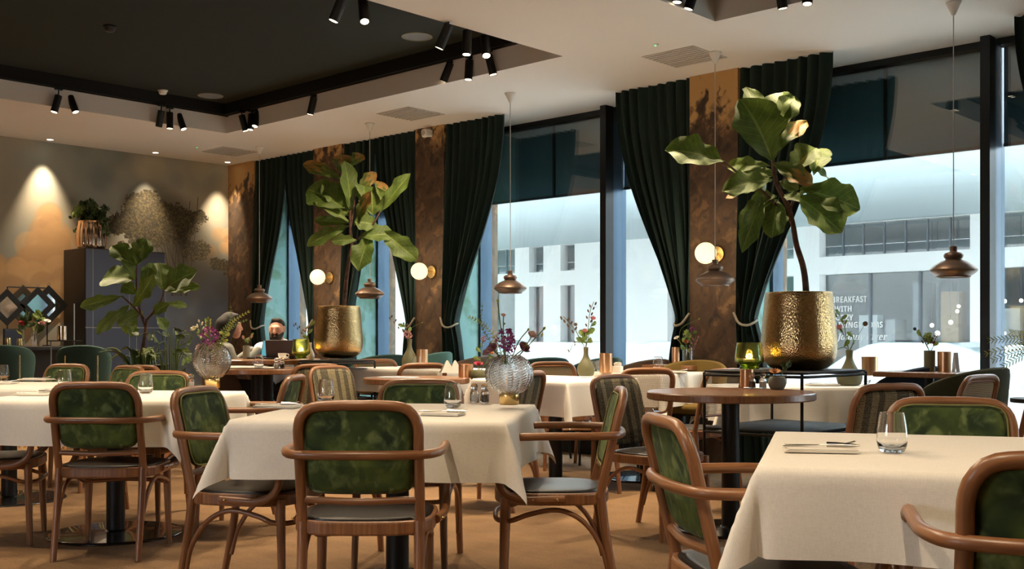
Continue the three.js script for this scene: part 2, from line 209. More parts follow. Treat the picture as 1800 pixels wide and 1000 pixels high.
// painted wall (printed landscape paper)
{
  const W = 1536, Hh = 1268, cv = document.createElement('canvas'); cv.width = W; cv.height = Hh; const c = cv.getContext('2d'), r = rng(21);
  const mp = (x, y) => { const p = onX(x, y, XM); return [(p.z - ZW) / 4 * W, Hh - p.y / 3.3 * Hh]; };
  c.fillStyle = '#a6a69c'; c.fillRect(0, 0, W, Hh);
  const blob = (x, y, rad, col, al) => { const [u, v] = mp(x, y); const g = c.createRadialGradient(u, v, 0, u, v, rad); g.addColorStop(0, `rgba(${col},${al})`); g.addColorStop(0.6, `rgba(${col},${al * 0.6})`); g.addColorStop(1, `rgba(${col},0)`); c.fillStyle = g; c.fillRect(u - rad, v - rad, rad * 2, rad * 2); };
  const puff = (x, y, rad, col) => { const [u, v] = mp(x, y); const g = c.createRadialGradient(u - rad * 0.2, v - rad * 0.25, 0, u, v, rad); g.addColorStop(0, `rgba(${col},.75)`); g.addColorStop(0.82, `rgba(${col},.55)`); g.addColorStop(1, `rgba(${col},0)`); c.fillStyle = g; c.fillRect(u - rad, v - rad, rad * 2, rad * 2); };
  for (let i = 0; i < 150; i++) blob(-150 + r() * 600, 235 + r() * 260, 60 + r() * 170, ['134,143,141', '178,164,140', '152,150,140', '122,133,135', '186,170,144'][i % 5], 0.28);
  for (let i = 0; i < 26; i++) { const x = 120 + r() * 300; blob(x, 250 + (x - 120) * 0.2 + r() * 60, 40 + r() * 90, ['112,116,110', '190,170,138', '102,112,114'][i % 3], 0.3); }
  for (const [x, y, q] of [[92, 385, 60], [75, 405, 66], [105, 420, 70], [60, 430, 60], [85, 450, 80], [50, 470, 80], [110, 470, 80], [20, 480, 70], [-20, 470, 80], [70, 500, 90], [120, 510, 80], [10, 520, 90], [-60, 500, 90], [95, 540, 90], [40, 560, 100], [-90, 460, 70], [390, 420, 46], [405, 440, 52], [380, 445, 40]]) for (let k = 0; k < 3; k++) puff(x + (r() - 0.5) * 26, y + (r() - 0.5) * 22, q * (0.7 + 0.5 * r()), ['196,158,112', '208,170,124', '178,142,102', '188,152,110'][Math.floor(r() * 4)]);
  for (let i = 0; i < 150; i++) blob(285 + r() * 170, 480 + r() * 190, 50 + r() * 90, ['70,80,100', '80,92,114', '62,70,88', '88,102,126'][i % 4], 0.30);             // blue distance
  for (let i = 0; i < 60; i++) blob(-60 + r() * 180, 610 + r() * 120, 60 + r() * 90, '136,108,78', 0.3);
  const dab = (x, y, s, col) => { const [u, v] = mp(x, y); c.fillStyle = col; c.beginPath(); c.ellipse(u, v, s, s * (0.4 + 0.4 * r()), r() * 3.14, 0, 6.3); c.fill(); };
  const spray = (x, y, sp, n, cols) => { for (let i = 0; i < n; i++) { const a = r() * 6.283, q = Math.sqrt(r()) * sp; dab(x + Math.cos(a) * q, y + Math.sin(a) * q * 0.7, 2.5 + r() * 4.5, cols[Math.floor(r() * cols.length)]); } };
  const clump = (cx, cy, rx, ry, n, cols) => { for (let i = 0; i < n; i++) { const a = r() * 6.283, q = Math.sqrt(r()) * (0.75 + 0.5 * r() * r()); spray(cx + Math.cos(a) * rx * q, cy + Math.sin(a) * ry * q, 3 + 7 * r(), 10 + r() * 14, cols); } };
  const twig = (x0, y0, x1, y1, w) => { const [a, b] = mp(x0, y0), [e, f] = mp(x1, y1); c.strokeStyle = 'rgba(48,40,30,.8)'; c.lineWidth = w; c.beginPath(); c.moveTo(a, b); c.quadraticCurveTo((a + e) / 2 + (r() - 0.5) * 40, (b + f) / 2 + (r() - 0.5) * 40, e, f); c.stroke(); };
  const dk = ['rgba(56,50,34,.9)', 'rgba(70,62,42,.85)', 'rgba(44,40,30,.9)', 'rgba(92,80,52,.7)'];
  for (const [x, y, rd, al] of [[275, 385, 190, 0.5], [310, 405, 190, 0.5], [245, 370, 120, 0.4], [330, 440, 200, 0.5], [360, 480, 190, 0.45], [420, 500, 160, 0.5], [435, 560, 150, 0.5], [300, 470, 200, 0.45]]) blob(x, y, rd, '60,54,44', al * 1.3);
  for (let k = 0; k < 16; k++) twig(300 + r() * 30, 520, 215 + r() * 150, 345 + r() * 80, 2 + 3 * r());
  for (const [x, y, rx, ry, n] of [[250, 360, 34, 20, 60], [278, 378, 50, 26, 95], [302, 398, 44, 30, 90], [226, 388, 30, 20, 48], [326, 390, 24, 22, 44], [205, 398, 20, 14, 26], [346, 440, 26, 18, 40], [262, 415, 46, 24, 60], [385, 464, 20, 10, 22], [415, 474, 20, 14, 26], [440, 474, 20, 22, 30], [238, 348, 14, 7, 12], [352, 380, 10, 10, 10], [262, 345, 14, 8, 12]]) { for (let k = 0; k < n; k++) { const a = r() * 6.283, q = Math.sqrt(r()) * 0.8; dab(x + Math.cos(a) * rx * q, y + Math.sin(a) * ry * q, 9 + r() * 9, 'rgba(54,49,36,.6)'); } clump(x, y, rx, ry, n * 1.5, dk); }
  const t = new THREE.CanvasTexture(cv); t.colorSpace = THREE.SRGBColorSpace; t.wrapS = THREE.MirroredRepeatWrapping; t.wrapT = THREE.ClampToEdgeWrapping;
  const g = box(XM - 0.2, XM, 0, CEIL, ZW - 0.78, ZE); const p = g.attributes.position, uv = g.attributes.uv;
  for (let i = 0; i < p.count; i++) uv.setXY(i, (p.getZ(i) - ZW) / 4, p.getY(i) / 3.3);
  struct('wall_left', g, std({ map: t, roughness: 0.85 }));
  obj('picture_rail_edge', box(XM, XM + 0.012, 0, 0.12, ZW, ZE), M.cabinetSide).userData.kind = 'structure'; scene.children[scene.children.length - 1].name = 'baseboard_left';
}
{ // rear wall with an unseen window, inferred and sized for the cool light on everything that faces it
  const a = -4.4, b = -2.6, y0 = 1.0, y1 = 2.05;
  struct('wall_back', [box(XM, a, 0, CEIL, ZE, ZE + 0.2), box(b, XE + 0.2, 0, CEIL, ZE, ZE + 0.2), box(a, b, 0, y0, ZE, ZE + 0.2), box(a, b, y1, CEIL, ZE, ZE + 0.2)], M.plaster);
  const w = new THREE.Group(); w.name = 'window_6'; w.userData = { kind: 'structure' }; scene.add(w);
  for (let k = 0; k < 3; k++) { const u0 = a + (b - a) * k / 3, u1 = a + (b - a) * (k + 1) / 3; obj('pane', new THREE.PlaneGeometry(u1 - u0 - 0.06, y1 - y0 - 0.08).translate((u0 + u1) / 2, (y0 + y1) / 2, ZE + 0.1), M.thinGlass, w); obj('mullion', box(u1 - 0.03, u1 + 0.03, y0, y1, ZE + 0.06, ZE + 0.14), M.frameDark, w); }
  obj('frame', [box(a, a + 0.04, y0, y1, ZE + 0.06, ZE + 0.14), box(a, b, y0, y0 + 0.04, ZE + 0.06, ZE + 0.14), box(a, b, y1 - 0.04, y1, ZE + 0.06, ZE + 0.14)], M.frameDark, w);
  obj('yard', box(-30, 30, -0.65, -0.5, ZE + 0.21, 40), M.asphalt).userData.kind = 'structure'; scene.children[scene.children.length - 1].name = 'ground_yard';
}
struct('wall_right', box(XE, XE + 0.2, 0, CEIL, ZW - 0.78, ZE), M.plaster);
// window wall: sill, papered pillars, mullions, panes, blinds outside the glass
struct('wall_front', [box(XM, XE, 0, 0.28, ZW - 0.78, ZW - 0.02)], M.frameDark);
const PILLARS = [[-12.35, -11.78], [-10.53, -10.0], [-8.74, -8.3], [-5.26, -4.79], [-1.8, -1.3], [1.9, 2.6]];
PILLARS.forEach(([x0, x1], i) => {
  const g = box(x0, x1, 0, CEIL, ZW - 0.77, ZW + 0.04), p = g.attributes.position, n = g.attributes.normal, uv = g.attributes.uv;
  for (let k = 0; k < p.count; k++) uv.setXY(k, (Math.abs(n.getX(k)) > 0.5 ? p.getZ(k) : p.getX(k)) * 1.6 + i * 0.37, p.getY(k) / 3.3 - 0.08 * (i % 3 === 0 ? 0 : 1));
  const pl = struct('pillar_' + (i + 1), g, M.wallpaper);
  for (const [xa, xb] of [[x0 - 0.006, x0], [x1, x1 + 0.006]]) { const rv = box(xa, xb, 0.28, CEIL, ZGLASS, ZW - 0.05), rp = rv.attributes.position, ru = rv.attributes.uv; for (let k = 0; k < rp.count; k++) ru.setXY(k, rp.getZ(k) * 0.7 + i * 0.31, rp.getY(k) / 3.3); obj('reveal_panel', rv, M.reveal, pl); }
});
const zm = ZGLASS + 0.17, mx = (p) => onZ(p, 500, zm).x, BLIND = onZ(1720, 263, ZGLASS - 0.1).y;
const BAYS = [[-11.78, -10.53, []], [-10.0, -8.74, []], [-8.3, -5.26, [mx(1062)]], [-4.79, -1.8, [mx(1733)]], [-1.3, 1.9, [0.3]]];
BAYS.forEach(([x0, x1, mull], i) => {
  const w = new THREE.Group(); w.name = 'window_' + (i + 1); w.userData = { kind: 'structure' }; scene.add(w);
  const xs = [x0, ...mull, x1], y0 = 0.28, y1 = CEIL, fr = 0.035;
  for (let k = 0; k < xs.length - 1; k++) {
    const a = xs[k] + fr, b = xs[k + 1] - fr;
    for (const dz of [0, -0.03]) { const g = new THREE.PlaneGeometry(b - a, y1 - y0); g.translate((a + b) / 2, (y0 + y1) / 2, ZGLASS + dz); obj('pane', g, M.pane, w); }
    const n = b - a > 1.1 ? 2 : 1;
    for (let q = 0; q < n; q++) { const u0 = a + (b - a) * (n === 2 ? [0, 0.52][q] : 0), u1 = a + (b - a) * (n === 2 ? [0.52, 1][q] : 1); obj('outside_blind', box(u0, u1, BLIND + 0.02, CEIL, ZGLASS - 0.11, ZGLASS - 0.10), M.blind, w); obj('blind_hem_bar', box(u0, u1, BLIND, BLIND + 0.025, ZGLASS - 0.12, ZGLASS - 0.09), M.frameDark, w); }
    if (n === 2) { const gx = a + (b - a) * 0.52; obj('blind_guide', box(gx - 0.013, gx + 0.013, BLIND, CEIL, ZGLASS - 0.099, ZGLASS - 0.08), M.frameDark, w); }
    obj('bottom_rail', box(a, b, y0, y0 + 0.06, ZGLASS - 0.06, ZGLASS + 0.05), M.frameDark, w); obj('head_rail', box(a, b, y1 - 0.05, y1, ZGLASS - 0.06, ZGLASS + 0.05), M.frameDark, w);
  }
  for (const x of [x0 + fr / 2, x1 - fr / 2]) obj('side_frame', box(x - fr / 2, x + fr / 2, y0, y1, ZGLASS - 0.09, ZGLASS + 0.08), M.frameDaylit, w);  // side frames and webs: dark metal with blue daylight put into its colour
  mull.forEach((x) => { obj('mullion', box(x - fr, x + fr, y0, y1, ZGLASS + 0.07, ZGLASS + 0.19), M.frameDark, w); obj('mullion_web', box(x - fr + 0.008, x + fr - 0.008, y0, y1, ZGLASS - 0.14, ZGLASS + 0.07), M.frameDaylit, w); });
});
// ------------------------------------------------------------------ the street outside
{
  const zf = -22;
  obj('street', box(-60, 40, -0.65, -0.5, -60, ZW - 0.79), M.asphalt).userData.kind = 'structure'; scene.children[scene.children.length - 1].name = 'ground_street';
  struct('wall_added_wing', box(-60, XM - 0.21, -0.5, 4.2, ZW - 0.78, ZE), M.facade);   // unseen wing, added to keep bright sky out of the shop glass reflection
  const b = new THREE.Group(); b.name = 'white_building'; scene.add(b); tag(b, 'white building across the street with a deep overhang and shop windows', 'building');
  const hS = 3.5, zc = -14.2, wall = (x0, x1, y0, y1) => obj('wall', box(x0, x1, y0, y1, zf - 0.3, zf), M.facade, b);
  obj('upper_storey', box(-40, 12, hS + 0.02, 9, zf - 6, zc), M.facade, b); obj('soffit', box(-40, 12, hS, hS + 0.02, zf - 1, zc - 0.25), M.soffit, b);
  const shop = onZ(1440, 483, zf), shopR = onZ(1705, 640, zf), rib = onZ(1440, 397, zf), ribB = onZ(1440, 452, zf), l2 = onZ(1395, 500, zf).x, ratio = 1;
  // ribbon windows and shop fronts: openings left between pieces of wall
  const units = [[shop.x, shopR.x], [shopR.x + 0.55, shopR.x + 4.2], [shop.x - 4.0, l2]];
  const yr0 = ribB.y, yr1 = Math.min(rib.y, hS), ys0 = 0.3, ys1 = shop.y;
  wall(-40, 12, yr1, hS); wall(-40, 12, ys1, yr0); wall(-40, 12, -0.5, ys0);
  const gaps = units.map(u => [...u]).sort((p, q) => p[0] - q[0]);
  // left part of the street front: narrow upright windows
  const left = [[860, 905], [930, 955], [985, 1010], [1060, 1085], [800, 830]].map(([p, q]) => [onZ(p, 480, zf).x, onZ(q, 480, zf).x]).filter(q => q[1] < gaps[0][0] - 0.3);
  for (const q of left) gaps.push(q); gaps.sort((p, q) => p[0] - q[0]);
  let x = -40; for (const [g0, g1] of gaps) { wall(x, g0, yr0, yr1); wall(x, g0, ys0, ys1); x = g1; } wall(x, 12, yr0, yr1); wall(x, 12, ys0, ys1);
  obj('inner_wall', box(-40, 12, -0.5, hS, zf - 5.7, zf - 5.5), M.dimShopWall, b); obj('inner_floor', box(-40, 12, -0.5, -0.46, zf - 5.5, zf - 0.3), M.dimShopWall, b);  // dimness of the unlit shop is put into the wall and floor colour
  for (const [g0, g1] of gaps) {
    const n = Math.max(1, Math.round((g1 - g0) / 0.46)), wdt = (g1 - g0) / n;
    for (let k = 0; k < n; k++) { obj('pane', box(g0 + k * wdt + 0.012, g0 + (k + 1) * wdt - 0.012, yr0, yr1, zf - 0.22, zf - 0.2), M.thinGlass, b); if (k) obj('glazing_bar', box(g0 + k * wdt - 0.012, g0 + k * wdt + 0.012, yr0, yr1, zf - 0.24, zf - 0.16), M.trimLine, b); }
    const m = Math.max(1, Math.round((g1 - g0) / 1.25)), w2 = (g1 - g0) / m;
    for (let k = 0; k < m; k++) { obj('shop_pane', box(g0 + k * w2 + 0.02, g0 + (k + 1) * w2 - 0.02, ys0, ys1, zf - 0.22, zf - 0.2), M.thinGlass, b); if (k) obj('glazing_bar', box(g0 + k * w2 - 0.02, g0 + k * w2 + 0.02, ys0, ys1, zf - 0.25, zf - 0.15), M.trimLine, b); }
  }
  // things inside the shop, seen through its glass: partitions and bulbs
  const rr = rng(4);
  for (let k = 0; k < 7; k++) { const x0 = gaps[gaps.length - 2][0] + 0.2 + k * 0.62; obj('partition', box(x0, x0 + 0.2 + 0.25 * rr(), -0.5, 1.2 + 1.1 * rr(), zf - 1.6 - rr(), zf - 1.5), [M.soffit, M.shopGlass, M.dimShopWall, M.plaster][k % 4], b); }
  const bulb = std({ color: 0x000000, emissive: lin(1, 0.93, 0.78), emissiveIntensity: 6 });
  for (let k = 0; k < 14; k++) { const q = onZ(1620 + rr() * 190, 495 + rr() * 95, zf - 0.9); obj('shop_bulb', at(new THREE.SphereGeometry(0.035 + 0.02 * rr(), 10, 8), q.x, q.y, q.z), bulb, b); obj('bulb_cord', box(q.x - 0.004, q.x + 0.004, q.y, hS, q.z - 0.004, q.z + 0.004), M.trimLine, b); }
  // window lettering
  const font = await new FontLoader().loadAsync('fonts/droid/droid_sans_bold.typeface.json'), serif = await new FontLoader().loadAsync('fonts/droid/droid_serif_bold.typeface.json');
  function depthOf(p) { return -(p.x * SY + p.z * CY); }
  const line = (t, x0, x1, yb, cap, slant = 0, f = font) => {      // fitted between two points of the pane
    const p = onZ(x0, yb, zf - 0.195), q = onZ(x1, yb, zf - 0.195), g = new TextGeometry(t, { font: f, size: cap * depthOf(p) / FOCAL, depth: 0.006, curveSegments: 4 });
    if (slant) g.applyMatrix4(new THREE.Matrix4().makeShear(0, 0, slant, 0, 0, 0)); g.computeBoundingBox(); const w = g.boundingBox.max.x - g.boundingBox.min.x; g.translate(-g.boundingBox.min.x, 0, 0); g.scale((q.x - p.x) / w, 1, 1); g.translate(p.x, p.y, zf - 0.195);
    obj('window_lettering', g, M.white, b).userData.label = slant ? 'white script lettering on the shop window' : 'white capital lettering on the shop window';
  };
  line('BREAKFAST', 1463, 1524, 532, 10.5); line('WITH', 1467, 1497, 548, 10); line('COZY', 1469, 1500, 563, 10); line('LIVINGROOMS', 1469, 1552, 576, 10); line('Johnny River', 1471, 1560, 597, 11, 0.3, serif);
  // parked cars
  const carBody = (L = 4.2, Hc = 1.42) => { const lower = new THREE.Shape(), top = new THREE.Shape(); lower.moveTo(-L / 2, 0.28); lower.quadraticCurveTo(-L / 2 - 0.05, 0.75, -L / 2 + 0.25, 0.86); lower.lineTo(-0.9, 0.95); lower.lineTo(1.5, 0.95); lower.quadraticCurveTo(L / 2, 0.92, L / 2, 0.6); lower.lineTo(L / 2, 0.28); lower.lineTo(1.75, 0.28); lower.absarc(1.35, 0.3, 0.36, 0, Math.PI, false); lower.lineTo(-1.0, 0.28); lower.absarc(-1.36, 0.3, 0.36, 0, Math.PI, false); lower.lineTo(-L / 2, 0.28);
    top.moveTo(-1.05, 0.93); top.quadraticCurveTo(-0.5, Hc - 0.05, -0.1, Hc); top.lineTo(0.9, Hc); top.quadraticCurveTo(1.5, Hc - 0.1, 1.75, 0.93); return [lower, top]; };
  function car(label, X, Z, col, turn) {
    const c = new THREE.Group(); c.name = numbered('car'); scene.add(c); c.position.set(X, -0.5, Z); c.rotation.y = turn; tag(c, label, 'car', undefined);
    const [lo, to] = carBody(), ex = (s, wdt, bv) => { const g = new THREE.ExtrudeGeometry(s, { depth: wdt, bevelEnabled: true, bevelSize: bv, bevelThickness: bv, bevelSegments: 3, curveSegments: 8 }); g.translate(0, 0, -wdt / 2); return g; };
    const paint = phy({ color: col, roughness: 0.3, clearcoat: 1, metalness: 0.2 });
    obj('body', ex(lo, 1.55, 0.08), paint, c); obj('cabin', ex(to, 1.3, 0.08), M.shopGlass, c); obj('roof', at(rbox(1.05, 0.05, 1.3, 0.02), 0.4, 1.475, 0), paint, c);
    for (const wx of [-1.36, 1.35]) for (const s of [-1, 1]) { const wh = obj('wheel', at(new THREE.CylinderGeometry(0.31, 0.31, 0.2, 20).rotateX(Math.PI / 2), wx, 0.31, s * 0.76), M.blackMetal, c); obj('hub_cap', at(new THREE.CylinderGeometry(0.19, 0.19, 0.02, 16).rotateX(Math.PI / 2), wx, 0.31, s * 0.865), M.steel, wh); }
  }
  const cp = (x, z) => onZ(x, 600, z).x;
  car('pale silver car parked across the street under the shop lettering', cp(1590, -17), -17, lin(0.5, 0.52, 0.53), 0);
  car('white car parked in front of the white building', cp(1190, -17), -17, lin(0.72, 0.73, 0.73), 0);
  car('light blue parked car seen past the olive vase', cp(985, -13.4), -13.4, lin(0.38, 0.5, 0.58), 0);
  car('pale pink car at the kerb seen through the magenta bouquet', cp(830, -18.6), -18.6, lin(0.62, 0.25, 0.2), 0.1);
  car('grey car beyond the dark mullion by the fern fronds', cp(1830, -13), -13, lin(0.4, 0.45, 0.46), 0);
  // trees further down the street
  const tr = rng(12), leafy = phy({ color: lin(0.10, 0.2, 0.08), roughness: 0.8, side: THREE.DoubleSide });
  for (const [X, Z, h] of [[-19, -11.5, 4.5], [-24, -11.5, 5]]) {
    const t = new THREE.Group(); t.name = numbered('street_tree'); scene.add(t); t.position.set(X, -0.5, Z); tag(t, X > -20 ? 'leafy street tree close behind the person in white at the window' : 'leafy street tree further down the pavement', 'tree');
    obj('trunk', sweep([[0, 0, 0], [0.05, 1.2, 0], [0, 2.4, 0.1]], u => 0.12 - 0.05 * u, 8, 8), M.bark, t);
    const gs = []; for (let k = 0; k < 900; k++) { const a = tr() * 6.28, q = Math.cbrt(tr()), y = tr() * 2 - 1, rr2 = 1.5 * Math.sqrt(1 - y * y) * q; gs.push(at(new THREE.PlaneGeometry(0.16, 0.26), rr2 * Math.cos(a), h - 1.6 + y * 1.5 * q, rr2 * Math.sin(a), tr() * 3, tr() * 3, tr() * 3)); }
    const cr = obj('crown', gs, leafy, t); cr.userData.kind = 'stuff';
  }
}
// ------------------------------------------------------------------ curtains: gathered at the ceiling, swept to the pillar and tied
function curtain(xp, xi, label) {                                   // pillar edge, free edge at the ceiling
  const W = xi - xp, s = Math.sign(W), tie = 1.2, n = 64, m = 40, folds = Math.round(Math.abs(W) / 0.105);
  const width = y => { if (y >= tie) { const t = (y - tie) / (CEIL - tie); return 0.17 + 0.83 * Math.pow(Math.sin(t * Math.PI / 2), 1.25); } const t = (tie - y) / tie; return 0.17 + 0.22 * Math.sqrt(t) ; };
  const c = thing('curtain', label, 'curtain', V3(xp, 0, ZW + 0.0), 0); c.rotation.y = 0;
  obj('cloth', gridGeo(n * 2, m, (u, v) => { const y = 0.012 + v * (CEIL - 0.014), w = width(y), sw = Math.sin(u * folds * Math.PI * 2 + 0.6 * Math.sin(v * 3 + u * 4)), amp = (0.028 + 0.022 * (1 - w)) * (0.8 + 0.4 * hash(Math.floor(u * folds), 1, 3)), drop = y > tie ? 0 : 0; return [W * w * u + 0.01 * s * Math.sin(u * 40 + y * 2), y - drop, sw * amp + 0.035 * Math.sin(u * folds * Math.PI + 1.3) * (1 - w)]; }, (u, v) => [u * Math.abs(W) * 2, v * 3.3]), M.curtain, c);
  const y = tie; obj('tieback', sweep([[-0.02 * s, y + 0.09, 0.07], [W * 0.06, y - 0.0, 0.095], [W * 0.15, y - 0.015, 0.085], [W * 0.19, y + 0.02, 0.01], [W * 0.12, y + 0.03, -0.075]], 0.011, 20, 6), M.rope, c);
  return c;
}
curtain(-11.78, -11.14, 'dark green velvet curtain tied back beside the painted wall');
curtain(-10.53, -11.16, 'dark green velvet curtain behind the person in the white shirt');
curtain(-10.0, -9.46, 'dark green velvet curtain behind the tall plant on the smaller stand');
curtain(-8.74, -9.44, 'dark green velvet curtain beside the pillar with the white wall sensor');
curtain(-8.3, -7.48, 'dark green velvet curtain tied back right of the pillar with the white sensor');
curtain(-5.26, -6.07, 'dark green velvet curtain beside the wide dark mullion');
curtain(-4.79, -3.97, 'dark green velvet curtain behind the large plant in the hammered pot');
curtain(-1.8, -2.62, 'dark green velvet curtain at the end of the shop-facing window');
// ------------------------------------------------------------------ track spotlights
function spot(p, dir, lit, label, len = 0.18, group) {              // p: the lens end of the head; dir: where it points
  const d = V3(...dir).normalize(), top = CEIL + 0.185, s = thing('track_spotlight', label, 'spotlight', V3(p.x - d.x * len, top, p.z - d.z * len), 0, group); s.rotation.y = 0;
  const o = s.position, L = p.clone().sub(o), B = L.clone().sub(d.clone().multiplyScalar(len)), q = new THREE.Quaternion().setFromUnitVectors(V3(0, -1, 0), d);
  const turned = g => { g.applyQuaternion(q); g.translate(L.x, L.y, L.z); return g; };
  obj('track_adapter', at(rbox(0.035, 0.03, 0.075, 0.006), 0, -0.014, 0), M.blackMetal, s);
  obj('stem', sweep([[0, 0, 0], [B.x * 0.5, B.y * 0.5, B.z * 0.5], [B.x + d.x * 0.02, B.y + d.y * 0.02, B.z + d.z * 0.02]], 0.007, 4, 8), M.blackMetal, s);
  obj('housing', turned(lathe([[0, len], [0.03, len], [0.034, len - 0.006], [0.034, 0.004], [0.032, 0], [0.028, 0.0], [0.028, 0.012], [0, 0.013]], 24)), M.blackMetal, s);
  obj('lens', turned(cyl(0.0275, 0.0275, 0.004, 20).translate(0, 0.0, 0)), lit ? M.lens : M.frameDark, s);
  if (lit) {
    const l = new THREE.SpotLight(WARM, SPOT_POWER * lit, 0, deg(42), 1, 2); l.name = s.name + '_beam'; l.position.copy(L).addScaledVector(d, 0.012); l.target.position.copy(L).addScaledVector(d, 2); l.castShadow = true; l.shadow.radius = 1.3; l.shadow.bias = -0.0005; s.add(l, l.target);
  }
}
const XL = -10.365, ZR = -6.535, XF = -5.635, XC = -4.165;
spot(onX(95, 197, XL), [-0.05, -1, 0.25], 1.5, 'black track spotlight over the bar stools, its lens turned from view', 0.17);
spot(onX(133, 197, XL), [0.35, -1, -0.2], 1.5, 'lit black track spotlight tilted inward over the bar stools', 0.17);
spot(onX(279, 223, XL), [-0.3, -1, 0.02], 1.5, 'black track spotlight hanging straight above the tall navy cabinet', 0.17);
spot(onX(298.5, 226, XL), [0.0, -1, 0.0], 1.5, 'lit black track spotlight pointing straight down near the white smoke detector', 0.17);
spot(onX(323, 227, XL), [0.35, -1, -0.18], 1.5, 'lit black track spotlight tilted toward the window by the coffer corner', 0.17);
spot(onZ(432, 230, ZR), [0.1, -1, -0.25], 1, 'black track spotlight right at the far coffer corner, lens hidden', 0.17);
spot(onZ(440, 228, ZR), [0, -1, 0.1], 1, 'lit black track spotlight in the middle of the corner trio', 0.17);
spot(onZ(448, 222, ZR), [0.1, -1, 0.3], 1, 'lit black track spotlight of the corner trio facing the room', 0.17);
spot(onZ(545, 201, ZR), [-0.25, -1, 0.1], 1.1, 'single lit black track spotlight on the window-side rail', 0.17);
spot(onZ(779, 143, ZR), [-0.45, -1, 0.15], 1.1, 'lit black track spotlight tilted left on the window-side rail', 0.17);
spot(onZ(823, 140, ZR), [0, -1, 0.08], 1, 'lit black track spotlight pointing straight down on the window-side rail', 0.17);
spot(onZ(867, 131, ZR), [0.15, -1, -0.2], 1, 'black track spotlight on the window-side rail leaning toward the glass', 0.17);
spot(onX(586, 37, XF), [-0.3, -1, 0.28], 1.2, 'lit black track spotlight over the tables, tilted away, beside a glaring one', 0.18);
spot(onX(641, 38, XF), [0.42, -1, 0.25], 0.9, 'glaring lit track spotlight turned toward the front tables', 0.18);
spot(onX(772, 85, XF), [-0.42, -1, 0.2], 1.2, 'lit track spotlight slanting left near the round ceiling speaker', 0.18);
spot(onX(820, 96, XF), [0.05, -1, 0.1], 1.2, 'lit upright track spotlight at the near coffer edge', 0.18);
spot(onX(855, 98, XF), [0.4, -1, 0.3], 1.2, 'lit track spotlight leaning right at the near coffer edge', 0.18);
spot(onX(1190, 4, XC), [-0.05, -1, 0.1], 1.2, 'lit track spotlight at the second coffer, pointing straight down', 0.18);
spot(onX(1210, 16, XC), [-0.3, -1, 0.15], 1.2, 'lit track spotlight at the second coffer corner, slightly tilted', 0.18);
spot(onZ(1376, 15, ZR), [0.05, -1, -0.2], 0.45, 'black track spotlight above the large plant, lens turned from view', 0.18);
spot(onZ(1419, 7, ZR), [0.05, -1, 0.15], 0.6, 'lit track spotlight above the large plant pointing down', 0.18);
// the rails go on over the front tables, out of the frame
for (const [x, z, dx, dz, k] of [[XF, -2.9, -0.05, 0, 0.9], [XF, -2.1, 0.3, -0.1, 1.0], [XF, -1.5, -0.2, -0.2, 0.9], [XC, -2.1, 0.3, 0.1, 0.6], [XC, -1.6, 0.35, 0.1, 0.8], [XC, -4.2, 1.0, 0.42, 0.65], [XC, -2.8, 1.0, -0.15, 0.7], [0.86, -4.2, -0.7, 0.3, 0.8], [-2.2, -0.94, 0.1, -0.5, 0.9], [-0.6, -0.94, 0.1, -0.45, 0.9], [XL, -3.2, 0.4, 0, 1.5], [XL, -2.4, -0.3, 0, 1.5], [-7.5, -0.94, 0, -0.5, 1.5], [-9.0, -0.94, 0, -0.4, 1.5], [0.86, -5.8, -0.3, 0, 0.8]])
  spot(V3(x + dx * 0.1, CEIL + 0.02, z + dz * 0.1), [dx, -1, dz], k, 'lit black track spotlight further along the rails over the front tables', 0.18, 'track spotlights further along the rails');
// ------------------------------------------------------------------ recessed downlights washing the painted wall
[[88, 245, 'recessed downlight above the left end of the painted clouds'], [273.5, 268, 'recessed downlight above the painted tree'], [417, 287, 'recessed downlight in the corner by the first curtain']].forEach(([x, y, label]) => downlight(onH(x, y, CEIL).add(V3(0, 0, x > 400 ? 0.14 : 0)), label));
for (const z of [-4.2, -3.0]) downlight(V3(-12.13, CEIL, z), 'recessed downlight further along the painted wall', 'downlights further along the painted wall');
function downlight(p, label, group) {
  const s = thing('downlight', label, 'downlight', V3(p.x, CEIL, p.z), 0, group);
  obj('trim_ring', lathe([[0.046, 0], [0.046, -0.004], [0.036, -0.005], [0.034, 0]], 24), M.white, s); obj('lens', at(cyl(0.034, 0.034, 0.003, 20), 0, -0.004, 0), M.lens, s);
  const l = new THREE.SpotLight(WARM, 17, 0, deg(27), 1, 2); l.position.set(0, -0.012, 0); l.target.position.copy(V3(-0.32, -2, 0).applyAxisAngle(V3(0, 1, 0), -YAW)); l.castShadow = true; l.shadow.radius = 1.2; s.add(l, l.target);
}
